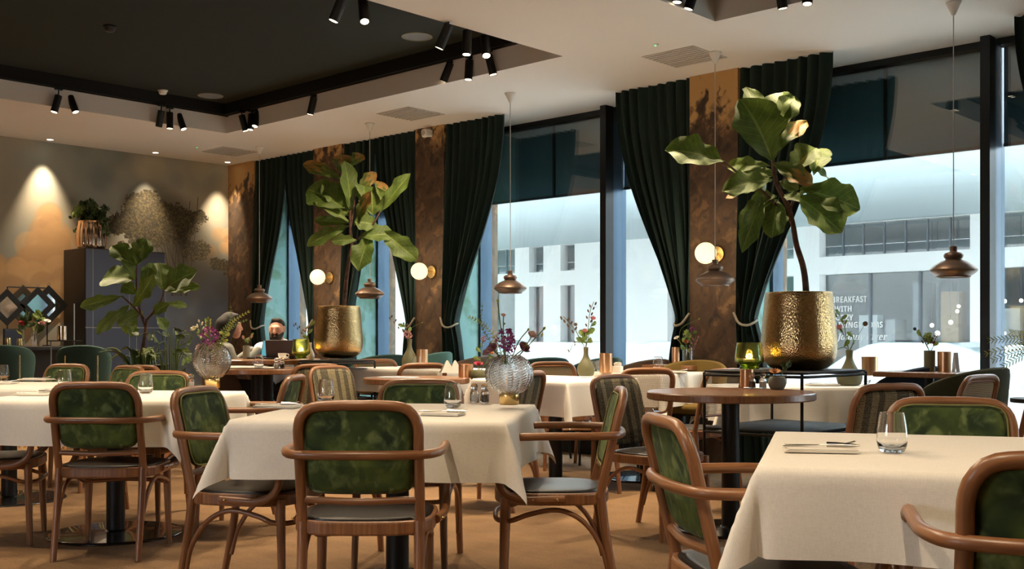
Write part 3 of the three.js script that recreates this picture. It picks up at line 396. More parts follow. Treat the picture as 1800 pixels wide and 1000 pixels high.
// ------------------------------------------------------------------ pendant lamps in a row along the window
const pendant0 = (() => {
  const s = thing('pendant_lamp', '', 'pendant lamp', V3(0, 0, 0), 0); const y0 = 1.485;
  obj('ceiling_canopy', lathe([[0.0, CEIL], [0.05, CEIL], [0.05, CEIL - 0.008], [0.046, CEIL - 0.012], [0.012, CEIL - 0.085], [0.006, CEIL - 0.09], [0, CEIL - 0.09]], 24), M.white, s);
  obj('cord', cyl(0.0035, 0.0035, CEIL - 0.085 - (y0 + 0.19), 8).translate(0, y0 + 0.19, 0), M.vent, s);
  obj('shade', lathe(smoothPts([[0.022, 0.205], [0.024, 0.20], [0.024, 0.172], [0.03, 0.168], [0.052, 0.16], [0.062, 0.146], [0.058, 0.13], [0.05, 0.12], [0.085, 0.104], [0.125, 0.078], [0.15, 0.05], [0.148, 0.04], [0.125, 0.02], [0.108, 0.008], [0.106, 0.0], [0.1, 0.0], [0.1, 0.01], [0.14, 0.045], [0.08, 0.095], [0.02, 0.115]], 90).map(([x, y]) => [x, y + y0]), 40), M.bronze, s);
  obj('diffuser', lathe([[0, 0.012], [0.098, 0.012], [0.098, 0.006], [0, 0.006]].map(([x, y]) => [x, y + y0]), 32), M.white, s);
  return s;
})();
[[456, 258, 'bronze pendant lamp hanging by the first curtain near the long-haired person'], [650, 217, 'bronze pendant lamp hanging just behind the tall plant on the smaller stand'], [897, 164, 'bronze pendant lamp hanging before the white building, over the magenta bouquet'], [1257, 92, 'bronze pendant lamp hanging in front of the papered pillar and globe light'], [1676, 4, 'bronze pendant lamp hanging before the shop window, beside the wide mullion']].forEach(([x, y, label], i) => {
  const q = onH(x, y, CEIL); q.y = 0; if (i) dup(pendant0, q, 0, label); else { pendant0.position.copy(q); pendant0.userData.label = label; }
});
// ------------------------------------------------------------------ globe wall lights on the pillars
[[570, 488, 577, 'glowing globe wall light near the person in white at the laptop'], [748, 478, 756, 'glowing globe wall light on the pillar under the white sensor'], [1247, 447, 1258, 'glowing globe wall light partly behind a pendant lamp']].forEach(([x, y, xp, label]) => {
  const zf = ZW + 0.04, q = onZ(xp + 4, y, zf), s = thing('wall_light', label, 'wall light', q, 0); s.rotation.y = 0;
  obj('back_plate', at(new THREE.CylinderGeometry(0.065, 0.065, 0.02, 28).rotateX(Math.PI / 2), 0, 0, 0.01), M.gold, s);
  obj('arm', sweep([[0, 0, 0.02], [0, 0, 0.07], [0, -0.02, 0.09]], 0.012, 8, 8), M.gold, s); obj('pull_rod', at(cyl(0.006, 0.006, 0.06, 8), -0.0, -0.06, 0.09), M.gold, s);
  const g = obj('globe', at(new THREE.SphereGeometry(0.088, 28, 20), 0, 0, 0.185), M.globe, s);
  const l = new THREE.PointLight(WARM, 0.9, 0, 2); l.position.set(0, 0, 0.185); l.castShadow = true; l.shadow.radius = 4; s.add(l);
});
// ------------------------------------------------------------------ small ceiling fittings
function detector(q, label, led) { const s = thing('smoke_detector', label, 'detector', q, 0); obj('base', at(lathe([[0, 0], [0.052, 0], [0.052, -0.012], [0.04, -0.02], [0.04, -0.034], [0.03, -0.045], [0, -0.046]], 24), 0, 0, 0), led === 2 ? M.blackMetal : M.white, s); if (led === 1) obj('indicator_light', at(new THREE.SphereGeometry(0.008, 10, 8), 0, -0.047, 0), M.ledGreen, s); return s; }
const TOP = CEIL + 0.30;
detector(onH(286, 158, TOP), 'white smoke detector on the dark green coffer', 0);
detector(onH(193, 46, TOP), 'black detector on the dark green coffer', 2);
{ const f = (x, y, label) => { const s = thing('emergency_light', label, 'ceiling light', onH(x, y, CEIL), 0); obj('housing', lathe([[0, 0], [0.022, 0], [0.022, -0.004], [0.008, -0.007], [0, -0.007]], 16), M.white, s); obj('indicator_light', at(new THREE.SphereGeometry(0.007, 10, 8), 0, -0.008, 0), M.ledGreen, s); };
  f(346, 258, 'tiny green indicator light on the ceiling near the painted wall'); f(1152, 78, 'tiny green indicator light on the ceiling beside an air grille'); }
{ const f = (x, y, h, label) => { const s = thing('ceiling_speaker', label, 'speaker', onH(x, y, h), 0); obj('rim', lathe([[0.13, 0], [0.13, -0.006], [0.115, -0.008], [0.112, 0]], 36), M.ceramicGrey, s); obj('grille', at(lathe([[0, -0.006], [0.113, -0.004], [0.113, 0], [0, 0]], 36), 0, 0, 0), M.trimLine, s); };
  f(370, 168, TOP, 'round ceiling speaker near the far corner of the green coffer'); f(733, 64, TOP, 'round ceiling speaker near the track spotlights'); }
{ const q = onZ(758, 235, ZW + 0.04), s = thing('wall_sensor', 'white motion sensor high on the papered pillar', 'sensor', q, 0); s.rotation.y = 0; obj('mount', at(rbox(0.05, 0.07, 0.03, 0.008), 0, 0, 0.015), M.white, s); obj('housing', at(rbox(0.1, 0.085, 0.07, 0.02, 3), -0.01, 0, 0.06, 0.15), M.white, s); obj('lens', at(new THREE.CylinderGeometry(0.026, 0.026, 0.008, 18).rotateX(Math.PI / 2), -0.02, 0, 0.098), M.vent, s); }
// ------------------------------------------------------------------ bentwood armchair, velvet back (faces -z, origin on the floor)
const post = (s, y) => { const t = (y - 0.45) / 0.425; return [s * 0.205, y, y > 0.45 ? 0.20 + 0.10 * t : 0.20 + 0.075 * Math.pow((0.45 - y) / 0.45, 1.3)]; };
function backLoop(top, half, rc) {                                  // the bent frame above the seat: post, corner, crest, corner, post
  const zAt = y => 0.20 + 0.10 * (y - 0.45) / 0.425, o = [];
  for (const y of [0.43, 0.52, 0.62, 0.72, top - rc]) o.push([-half, y, zAt(y)]);
  for (const a of [30, 60]) o.push([-half + rc - rc * Math.cos(deg(a)), top - rc + rc * Math.sin(deg(a)), zAt(top - rc + rc * Math.sin(deg(a))) + 0.004]);
  for (const x of [-0.6, 0, 0.6]) o.push([x * (half - rc), top, zAt(top) + 0.012 * (1 - x * x)]);
  const mir = o.slice(0, 7).reverse().map(([x, y, z]) => [-x, y, z]); return [...o, ...mir];
}
function legs(t, wood, fx = 0.205, fz = -0.195) {
  for (const s of [-1, 1]) {
    obj('leg', sweep([[s * fx, 0.43, fz], [s * (fx + 0.004), 0.2, fz - 0.006], [s * (fx + 0.01), 0.0, fz - 0.012]], u => 0.021 - 0.006 * u, 8, 8), wood, t);
    obj('leg', sweep([post(s, 0.45), post(s, 0.3), post(s, 0.15), post(s, 0.0)].map(([x, y, z]) => [x, y, z]), u => 0.02 - 0.004 * u, 10, 8), wood, t);
  }
}
function seatOf(t, seatMat, w = 0.245, d = 0.235) {
  obj('seat_rim', at(plate(ring(3.6, w, d, 36), 0.05, 0.008), 0, 0.402, 0), M.wood, t);
  const c = pad(w - 0.008, d - 0.008, 0.045, 0.01, 3.4, 14, 0, 5); c.rotateX(Math.PI / 2); obj('seat', at(c, 0, 0.453, 0), seatMat, t);
}
const HOOP = [[-0.2, 0.11, 0.235], [-0.208, 0.22, 0.205], [-0.212, 0.33, 0.13], [-0.214, 0.378, 0.03], [-0.218, 0.36, -0.1], [-0.216, 0.335, -0.17], [-0.16, 0.33, -0.225], [-0.06, 0.335, -0.24]];
function tilt(g, y, z) { return at(g, 0, y, z, Math.atan2(0.10, 0.425)); }
const armchair0 = (() => {
  const t = thing('velvet_armchair', '', 'armchair', V3(0, 0, 0));
  obj('back_frame', sweep(backLoop(0.862, 0.207, 0.085), 0.0185, 56, 9), M.wood, t); legs(t, M.wood); seatOf(t, M.leather);
  const b = obj('backrest', tilt(pad(0.192, 0.158, 0.008, 0.012, 7, 16, -0.25, 10), 0.70, 0.262), M.velvet, t);
  obj('front_upholstery', tilt(pad(0.186, 0.153, 0.016, 0.004, 7, 16, -0.25, 10), 0.70, 0.252), M.velvet, b);
  obj('piping', tilt(sweep(ring(7, 0.188, 0.155, 40).map(p => [p.x, p.y, -0.25 * p.x * p.x]), 0.0035, 60, 5, true), 0.70, 0.248), M.piping, b);
  obj('lower_rail', sweep([[-0.2, 0.527, 0.218], [0, 0.522, 0.235], [0.2, 0.527, 0.218]], 0.013, 10, 8), M.wood, t);
  const side = s => [[s * 0.252, 0.43, 0.05], [s * 0.262, 0.428, -0.04], [s * 0.272, 0.432, -0.14], [s * 0.276, 0.47, -0.205], [s * 0.277, 0.55, -0.225], [s * 0.277, 0.635, -0.222], [s * 0.277, 0.678, -0.18], [s * 0.278, 0.688, -0.08], [s * 0.28, 0.69, 0.06], [s * 0.272, 0.69, 0.17], [s * 0.235, 0.69, 0.256], [s * 0.15, 0.69, 0.29]];
  obj('armrest', sweep([...side(-1), [0, 0.69, 0.302], ...side(1).reverse()], 0.0165, 110, 9), M.wood, t);
  obj('stretcher', sweep([...HOOP, ...HOOP.slice().reverse().map(([x, y, z]) => [-x, y, z])], 0.011, 70, 7), M.wood, t);
  for (const s of [-1, 1]) for (const z of [0.02, -0.08]) obj('screw', at(new THREE.SphereGeometry(0.0055, 8, 6), s * 0.277, 0.43, z), M.gold, t);
  return t;
})();
const side0 = (name, back) => {
  const t = thing(name, '', 'chair', V3(0, 0, 0));
  obj('back_frame', sweep(backLoop(0.862, 0.205, 0.085), 0.017, 56, 9), M.wood, t); legs(t, M.wood); seatOf(t, M.leather, 0.225, 0.225);
  obj('stretcher', sweep([...HOOP, ...HOOP.slice().reverse().map(([x, y, z]) => [-x, y, z])], 0.0105, 70, 7), M.wood, t);
  back(t); return t;
};
const plaid0 = side0('plaid_chair', t => { obj('backrest', tilt(pad(0.205, 0.19, 0.028, 0.002, 6, 16, -0.3, 9), 0.668, 0.243), M.plaid, t); obj('back_cover', tilt(pad(0.19, 0.185, 0.002, 0.014, 7, 12, -0.3, 9), 0.668, 0.252), M.plaid, t); });
const cane0 = side0('cane_chair', t => { obj('cane_panel', tilt(gridGeo(8, 8, (u, v) => [(u - 0.5) * 0.388, (v - 0.5) * 0.30, 0], (u, v) => [u * 0.39, v * 0.3]), 0.695, 0.258), M.cane, t); obj('inner_frame', tilt(sweep(ring(8, 0.188, 0.147, 40).map(p => [p.x, p.y, 0]), 0.009, 60, 6, true), 0.695, 0.258), M.wood, t); });
const used = new Map();
function put(proto, a, d, phi, label, group) { const q = P(a, d); if (!used.get(proto)) { used.set(proto, 1); proto.position.copy(q); proto.rotation.y = YAW + deg(phi); proto.userData.label = label; if (group) proto.userData.group = group; return proto; } return dup(proto, q, phi, label, group); }
put(armchair0, -0.53, 4.05, 0, 'velvet armchair with its dark green back turned, at the table with the magenta bouquet');
put(armchair0, -2.03, 5.60, 1, 'velvet armchair with its dark green back turned, at the table with the purple bouquet');
put(armchair0, 1.17, 2.38, -15, 'velvet armchair with its dark back turned, at the table holding one napkin and glass');
put(armchair0, -1.09, 4.72, -103, 'olive velvet armchair sideways at the magenta bouquet table, seat under a cloth corner');
put(armchair0, 0.17, 4.74, 89, 'velvet armchair seen edge-on between the magenta bouquet table and a plaid chair');
put(armchair0, 0.72, 3.12, -82, 'velvet armchair drawn up sideways to the table with one napkin, next to the round table');
put(armchair0, 1.50, 3.66, 165, 'olive velvet armchair facing us behind the single tumbler with cutlery');
put(armchair0, -0.50, 5.30, 173, 'olive velvet armchair facing us across the magenta bouquet table');
put(armchair0, -2.27, 6.66, 174, 'olive velvet armchair facing us across the purple bouquet table');
put(armchair0, -1.54, 6.30, 86, 'velvet armchair turned sideways between the purple bouquet table and the plaid chairs');
put(armchair0, -2.78, 5.90, -76, 'velvet armchair half under the cloth at the far side of the purple bouquet table');
put(armchair0, -3.62, 8.40, 160, 'olive velvet armchair behind the white table in front of the first bar stool');
put(armchair0, -3.05, 7.95, 140, 'olive velvet armchair between two white tables, in front of the second bar stool');
put(plaid0, 0.80, 6.12, -134, 'plaid upholstered chair facing the round table with the salt and pepper');
put(plaid0, -1.72, 9.02, 33, 'dark plaid chair with its back turned, below the smaller hammered pot');
put(plaid0, -1.13, 8.0, -128, 'plaid chair facing us in lamplight below the smaller hammered pot');
put(plaid0, -0.14, 7.1, 62, 'plaid chair behind the salt and pepper jars by the magenta bouquet');
put(plaid0, 1.66, 5.42, 24, 'dark plaid chair with its back turned beside the round table with the stand behind');
put(plaid0, -2.62, 8.6, -40, 'plaid chair behind the purple bouquet at the round wooden table');
put(cane0, -0.86, 9.3, 25, 'cane-backed chair beyond the round table with the copper candle');
put(cane0, -1.42, 10.9, 20, 'cane-backed chair far off beside the smaller hammered pot');
put(cane0, 0.86, 7.95, 18, 'cane-backed chair behind the plaid chair at the long white table');
put(cane0, 0.42, 9.15, 195, 'pale cane-backed chair facing us beside the olive bottle vase by the window');
put(cane0, 1.27, 7.72, 40, 'cane-backed chair seen under the end of the black plant stand');
put(cane0, 2.52, 6.55, 40, 'cane-backed chair between the white table and the olive armchair facing us');
put(cane0, 2.86, 6.45, 42, 'cane-backed chair in front of the big olive lounge chair');

// ------------------------------------------------------------------ tables
const TOPH = 0.772;
function pedestal(t, topH, r0 = 0.36) { obj('column', cyl(0.05, 0.05, topH - 0.03, 28).translate(0, 0.02, 0), M.blackMetal, t); obj('base', lathe([[0, 0], [r0, 0], [r0, 0.006], [r0 - 0.01, 0.014], [0.06, 0.022], [0.055, 0.03], [0, 0.03]], 48), phy({ color: lin(0.012, 0.012, 0.013), roughness: 0.18, clearcoat: 0.6 }), t); }
function clothGeo(wx, wz, o, seed, n = 60) {                        // a square cloth over a wx by wz top, hanging o beyond it
  const r = rng(seed), ph = [r() * 6, r() * 6, r() * 6, r() * 6], hx = wx / 2, hz = wz / 2, R0 = 0.012;
  const drop = e => e < R0 * 1.57 ? [R0 * Math.sin(e / R0), R0 * (1 - Math.cos(e / R0))] : [R0, R0 + e - R0 * 1.57];
  return gridGeo(n, n, (u, v) => {
    const x = (u * 2 - 1) * (hx + o), z = (v * 2 - 1) * (hz + o), ex = Math.max(0, Math.abs(x) - hx), ez = Math.max(0, Math.abs(z) - hz), sx = Math.sign(x), sz = Math.sign(z);
    if (!ex && !ez) return [x, 0.0012 * (fbm(x * 6 + 9, z * 6 + 9, seed, 0, 3) - 0.5), z];
    const e = Math.hypot(ex, ez), th = Math.atan2(ez, ex), [so, dn] = drop(e), c = Math.sin(2 * th), flare = 0.06 + 0.34 * Math.pow(c, 1.6), rip = e / o;
    const wav = 0.016 * rip * Math.sin((ez ? x : 0) * 13 + (ex ? z : 0) * 13 + ph[(sx > 0 ? 1 : 0) + (sz > 0 ? 2 : 0)]) + 0.02 * rip * (fbm(x * 5 + 7, z * 5 + 3, seed + 3, 0, 2) - 0.5);
    const out = so + flare * dn + wav * (c < 0.3 ? 1 : 0.5), y = -dn * Math.sqrt(Math.max(0.2, 1 - flare * flare)) ;
    const bx = Math.min(Math.abs(x), hx), bz = Math.min(Math.abs(z), hz);
    return [sx * (bx + out * Math.cos(th)), y, sz * (bz + out * Math.sin(th))];
  }, (u, v, p) => [u * (wx + 2 * o), v * (wz + 2 * o)]);
}
function clothTable(a, d, phi, wx, wz, o, label, clothLabel, seed, topH = TOPH) {
  const t = thing('dining_table', label, 'table', P(a, d), phi);
  pedestal(t, topH); obj('tabletop', at(rbox(wx, 0.03, wz, 0.006), 0, topH - 0.02, 0), M.woodTop, t);
  const c = obj('tablecloth', clothGeo(wx + 0.008, wz + 0.008, o, seed), M.linen); c.position.copy(P(a, d, topH - 0.002)); c.rotation.y = YAW + deg(phi); tag(c, clothLabel, 'tablecloth'); return t;
}
clothTable(-0.50, 4.78, -7, 1.08, 1.10, 0.235, 'square table under the magenta bouquet', 'white cloth on the table with the magenta bouquet', 5);
clothTable(1.27, 3.12, -16, 1.04, 1.06, 0.23, 'square table under the single napkin and tumbler', 'white cloth on the table with one napkin and tumbler', 8);
clothTable(-2.2, 6.08, -6, 1.08, 1.06, 0.235, 'square table under the purple bouquet', 'white cloth on the table with the purple bouquet', 11);
clothTable(-3.38, 7.36, -6, 0.95, 0.95, 0.22, 'square table in front of the bar stools', 'white cloth on the table in front of the bar stools', 13);
clothTable(0.32, 8.05, -40, 0.85, 0.85, 0.25, 'white-clothed table carrying the olive bottle vase by the window', 'white cloth under the olive bottle vase and copper candle by the window', 17, 0.79);
clothTable(1.04, 8.5, -40, 0.7, 0.7, 0.25, 'white-clothed table beneath the globe light pillar', 'white cloth beneath the papered pillar with the globe light', 19, 0.82);
clothTable(2.22, 7.98, 2, 1.50, 0.62, 0.26, 'long white-clothed table behind the large hammered pot', 'white cloth on the long table behind the large hammered pot', 23, 0.74);
clothTable(-0.85, 10.2, -44, 1.3, 0.75, 0.22, 'long white-clothed table under the far olive vase', 'white cloth under the far olive vase and copper candle', 29, 0.80);
function roundTable(a, d, r, label, topH = 0.76) {
  const t = thing('round_table', label, 'table', P(a, d), 0); pedestal(t, topH, 0.3);
  obj('tabletop', at(lathe([[0, 0], [r - 0.006, 0], [r, 0.006], [r, 0.037], [r - 0.006, 0.043], [0, 0.043]], 64), 0, topH - 0.043, 0), M.woodTop, t);
  const p = t.children[t.children.length - 1].geometry; t.children[t.children.length - 1].geometry = muv(p); p.computeVertexNormals(); t.children[t.children.length - 1].geometry = toCreasedNormals(muv(p), 0.5); return t;
}
roundTable(1.237, 6.2, 0.47, 'round wooden table carrying salt and pepper and a small succulent pot', 0.785);
roundTable(-0.72, 8.25, 0.40, 'round wooden table carrying a copper candle behind the olive armchair', 0.785);
roundTable(-2.2, 9.45, 0.46, 'round wooden table with white runners behind the purple bouquet', 0.82);
roundTable(-2.35, 10.55, 0.5, 'round wooden table with two laptops on it', 0.875);
// tall window-side tables
function windowTable(a, d, w, dd, label, phi = -44, h = 0.865) { const t = thing('window_table', label, 'table', P(a, d), phi); obj('tabletop', at(rbox(w, 0.035, dd, 0.006), 0, h - 0.018, 0), M.woodTop, t); obj('column', cyl(0.045, 0.045, h - 0.04, 20), M.blackMetal, t); obj('base', cyl(0.24, 0.22, 0.02, 36), M.blackMetal, t); return t; }
windowTable(2.72, 7.28 - 0.1, 0.55, 0.42, 'tall wooden window table with a copper candle and white menu, before the shop window');
windowTable(1.37, 8.9, 0.5, 0.4, 'tall wooden window table with flowers beside the papered pillar');
// ------------------------------------------------------------------ plant stands
function plantStand(cx, cd, sx, sz, label, h = 0.885, shelf = 0.53) {
  const t = thing('plant_stand', label, 'plant stand', P(cx, cd), 0); t.rotation.y = 0;
  const r = 0.05, fr = (y) => { const o = []; for (const [x, z, a0] of [[sx / 2 - r, sz / 2 - r, 0], [-sx / 2 + r, sz / 2 - r, 90], [-sx / 2 + r, -sz / 2 + r, 180], [sx / 2 - r, -sz / 2 + r, 270]]) for (const a of [0, 45, 90]) o.push([x + r * Math.cos(deg(a0 + a)), y, z + r * Math.sin(deg(a0 + a))]); return o; };
  const shape = fr(0).map(([x, , z]) => new THREE.Vector2(x, -z));
  for (const [y, nm] of [[h, 'top_tray'], [shelf, 'shelf']]) { const f = obj(nm, at(plate(shape, 0.014, 0.003), 0, y - 0.016, 0), M.standMetal, t); obj('rail', sweep(fr(y - 0.03), 0.009, 60, 6, true), M.standMetal, f); }
  for (const [x, z] of [[1, 1], [-1, 1], [-1, -1], [1, -1]]) obj('leg', cyl(0.0095, 0.0095, h - 0.015, 10).translate(x * (sx / 2 - 0.012), 0, z * (sz / 2 - 0.012)), M.standMetal, t);
  return t;
}
plantStand(1.745, 6.98, 0.70, 0.86, 'black metal stand under the large hammered pot and green tealight glass');
plantStand(-1.63, 10.2, 0.52, 0.52, 'smaller black metal stand under the far hammered pot', 0.877);
// ------------------------------------------------------------------ lounge chairs by the windows and bar stools
function lounge(a, d, phi, mat, label, name = 'lounge_chair', category = 'lounge chair', top = 0.90, w = 0.30, metal = M.blackMetal, group) {
  const t = thing(name, label, category, P(a, d), phi, group), seatY = top - 0.28;
  const sh = (u, v, s) => { const an = deg(-20 + 220 * u), k = Math.pow(Math.sin(Math.PI * clamp((220 * u) / 220)), 0.5), hgt = (top - seatY + 0.1) * (0.42 + 0.58 * k) , y = seatY - 0.1 + v * hgt, fl = 1 + 0.10 * v - (s ? 0.16 : 0), pr = v > 0.93 ? 1 - 0.02 * (s ? -1 : 1) : 1; return [Math.cos(an) * w * fl * pr, y, Math.sin(an) * w * 0.92 * fl * pr]; };
  const outer = gridGeo(28, 10, (u, v) => sh(u, v, 0)), inner = gridGeo(28, 10, (u, v) => sh(1 - u, v, 1)), rim = gridGeo(28, 3, (u, v) => { const A = sh(u, 1, 0), B = sh(u, 1, 1), q = v; return [A[0] + (B[0] - A[0]) * q, A[1] + 0.012 * Math.sin(q * Math.PI), A[2] + (B[2] - A[2]) * q]; });
  const endA = gridGeo(3, 10, (u, v) => { const A = sh(0, v, 0), B = sh(0, v, 1); return [B[0] + (A[0] - B[0]) * u, A[1], B[2] + (A[2] - B[2]) * u]; }), endB = gridGeo(3, 10, (u, v) => { const A = sh(1, v, 0), B = sh(1, v, 1); return [A[0] + (B[0] - A[0]) * u, A[1], A[2] + (B[2] - A[2]) * u]; });
  const m2 = mat.clone(); m2.side = THREE.DoubleSide;
  obj('backrest_shell', [outer, inner, rim, endA, endB], m2, t);
  const c = pad(w * 0.86, w * 0.86, 0.06, 0.03, 3, 12, 0, 4); c.rotateX(Math.PI / 2); obj('seat', at(c, 0, seatY - 0.06, -0.02), mat, t);
  obj('seat_base', at(cyl(w * 0.7, w * 0.78, 0.03, 28), 0, seatY - 0.125, 0), metal, t);
  for (const [sx, sz] of [[1, 1], [-1, 1], [1, -1], [-1, -1]]) obj('leg', sweep([[sx * w * 0.55, seatY - 0.1, sz * w * 0.55], [sx * w * 0.72, seatY * 0.45, sz * w * 0.72], [sx * w * 0.8, 0, sz * w * 0.8]], 0.011, 8, 8), metal, t);
  if (name === 'bar_stool') for (const s of [-1, 1]) obj('back_rod', sweep([[s * w * 0.62, 0, w * 0.98], [s * w * 0.62, seatY, w * 0.96], [s * w * 0.62, top - 0.09, w * 0.98]], 0.009, 8, 8), metal, t);
  return t;
}
lounge(2.83, 6.98, 40, M.loungeOlive, 'big olive velvet lounge chair behind two cane chairs', 'lounge_chair', 'lounge chair', 0.895, 0.31);
lounge(1.36, 8.42, 150, M.loungeMustard, 'mustard lounge chair behind the green tealight glass', 'lounge_chair', 'lounge chair', 0.90, 0.27);
lounge(1.05, 9.2, 40, M.loungeBrown, 'brown lounge chair with a sloping arm right of the wide mullion', 'lounge_chair', 'lounge chair', 0.90, 0.27);
lounge(0.2, 9.9, 30, M.loungeGreen, 'dark green lounge chair behind the pale cane chair');
lounge(0.66, 9.6, 120, M.loungeGreen, 'dark green lounge chair behind the olive bottle vase');
lounge(-0.88, 11.1, 60, M.loungeTeal, 'pale teal lounge chair right of the copper candle by the pillar', 'lounge_chair', 'lounge chair', 0.93, 0.27);
lounge(-0.46, 10.66, 60, M.loungeBrown, 'brown lounge chair beside the pale teal one');
lounge(-1.36, 11.35, 30, M.loungeGreen, 'dark lounge chair under the sunlit strip of window left of the pillar');
lounge(2.62, 7.55 - 0.15, 40, M.loungeBlue, 'blue lounge chair behind the tall window table with the menu', 'lounge_chair', 'lounge chair', 0.89, 0.26);
const gs0 = lounge(-5.02, 10.9, 15, M.loungeGreen, 'dark green velvet bar stool with gold legs nearest the leather-framed mirrors', 'bar_stool', 'bar stool', 1.0, 0.235, M.gold);
lounge(-4.20, 10.75, 15, M.loungeGreen, 'dark green velvet bar stool with gold legs in front of the tall navy cabinet', 'bar_stool', 'bar stool', 1.0, 0.235, M.gold);
// ------------------------------------------------------------------ the tall counter, cabinet and mirrors at the painted wall
{
  const t = thing('counter_table', 'tall dark counter in front of the leather-framed mirrors', 'counter', V3(-11.85, 0, -4.70), 0); t.rotation.y = 0;
  obj('counter_top', at(rbox(0.6, 0.04, 1.9, 0.006), 0, 0.965, 0), M.blackMetal, t); obj('panel', at(rbox(0.04, 0.94, 1.8, 0.004), 0.1, 0.475, 0), M.cabinetSide, t); obj('foot_rail', sweep([[0.22, 0.2, -0.9], [0.22, 0.2, 0.9]], 0.012, 4, 8), M.gold, t); for (const z of [-0.85, 0.85]) obj('bracket', box(0.1, 0.23, 0.19, 0.21, z - 0.01, z + 0.01), M.gold, t);
}
{
  const zb = onX(111, 500, XM).z, zf = onX(150, 500, XM).z; let X = XM + 0.02, k = 0; while (X < XM + 0.8) { if (onX(150, 500, X).z > zb - 0) break; X += 0.01; }
  const D = clamp(X - XM, 0.35, 0.6), z1 = zb, z0 = onX(290, 500, XM + D).z, h = onX(150, 435, XM + D).y;
  const t = thing('cabinet', 'tall navy cabinet with thin pale seams under the copper-potted plant', 'cabinet', V3(XM + D / 2 + 0.015, 0, (z0 + z1) / 2), 0); t.rotation.y = 0; const W = z1 - z0;
  obj('body', at(rbox(D - 0.03, h, W, 0.004), -0.015, h / 2, 0), M.cabinetSide, t);
  for (const [f0, f1] of [[0, 0.09], [0.09, 0.54], [0.54, 0.63], [0.63, 1]]) for (const [y0, y1] of [[0.08, 1.19], [1.195, h - 0.01]]) {
    const w = (f1 - f0) * W - 0.006; obj('door', at(rbox(0.02, y1 - y0 - 0.006, w, 0.003), D / 2 - 0.02, (y0 + y1) / 2, W / 2 - (f0 + f1) / 2 * W), M.cabinet, t);
    obj('seam', box(D / 2 - 0.028, D / 2 - 0.012, y0, y1, W / 2 - f1 * W - 0.003, W / 2 - f1 * W + 0.003), M.trimLine, t);
  }
  obj('seam', box(D / 2 - 0.028, D / 2 - 0.012, 1.188, 1.197, -W / 2, W / 2), M.trimLine, t);
  // copper pot with trailing plant on top
  const pq = V3(t.position.x - 0.02, h, onX(162, 430, t.position.x).z);
  const pot = thing('fluted_pot', 'shiny copper fluted pot on top of the navy cabinet', 'plant pot', pq, 0);
  { const g = lathe(smoothPts([[0, 0], [0.12, 0.0], [0.15, 0.02], [0.16, 0.1], [0.155, 0.22], [0.14, 0.31], [0.146, 0.325], [0.138, 0.325], [0.13, 0.28], [0.13, 0.24], [0, 0.24]], 50), 72); const p = g.attributes.position; for (let i = 0; i < p.count; i++) { const x = p.getX(i), z = p.getZ(i), a = Math.atan2(z, x), y = p.getY(i), f = 1 + 0.035 * Math.sin(a * 18) * sstep(0, 0.06, y) * (1 - sstep(0.3, 0.33, y)); p.setX(i, x * f); p.setZ(i, z * f); } g.computeVertexNormals(); obj('body', g, M.copperBright, pot); obj('soil', at(cyl(0.125, 0.125, 0.01, 24), 0, 0.245, 0), M.soil, pot); }
  const pl = thing('trailing_plant', 'bushy trailing green plant spilling from the copper pot', 'plant', pq.clone().add(V3(0, 0.25, 0)), 0), r = rng(33), leafG = small => { const s = new THREE.Shape(); s.moveTo(0, 0); s.bezierCurveTo(0.6, 0.1, 0.55, 0.8, 0, 1); s.bezierCurveTo(-0.55, 0.8, -0.6, 0.1, 0, 0); const g = new THREE.ShapeGeometry(s, 4); g.scale(small, small, small); return g; };
  for (let k = 0; k < 26; k++) { const a = r() * 6.28, out = 0.08 + 0.2 * r(), up = 0.05 + 0.2 * r() * (1.2 - out), pts = [[0.03 * Math.cos(a), 0, 0.03 * Math.sin(a)], [out * 0.6 * Math.cos(a), up, out * 0.6 * Math.sin(a)], [out * Math.cos(a), up - 0.02 - (out > 0.19 ? 0.16 * r() : 0), out * Math.sin(a)]]; const st = obj('stem', sweep(pts, 0.003, 8, 4), M.stem, pl);
    const cv = new THREE.CatmullRomCurve3(pts.map(p => V3(...p))), gs = []; for (let j = 0; j < 22; j++) { const q = cv.getPoint(0.15 + 0.85 * r()); gs.push(at(leafG(0.035 + 0.03 * r()), q.x + (r() - 0.5) * 0.05, q.y + (r() - 0.4) * 0.06, q.z + (r() - 0.5) * 0.05, (r() - 0.5) * 2.5, r() * 6.28, (r() - 0.5) * 2)); } obj('foliage', gs, k % 3 ? M.leafDark : M.leafBright, st); }
}
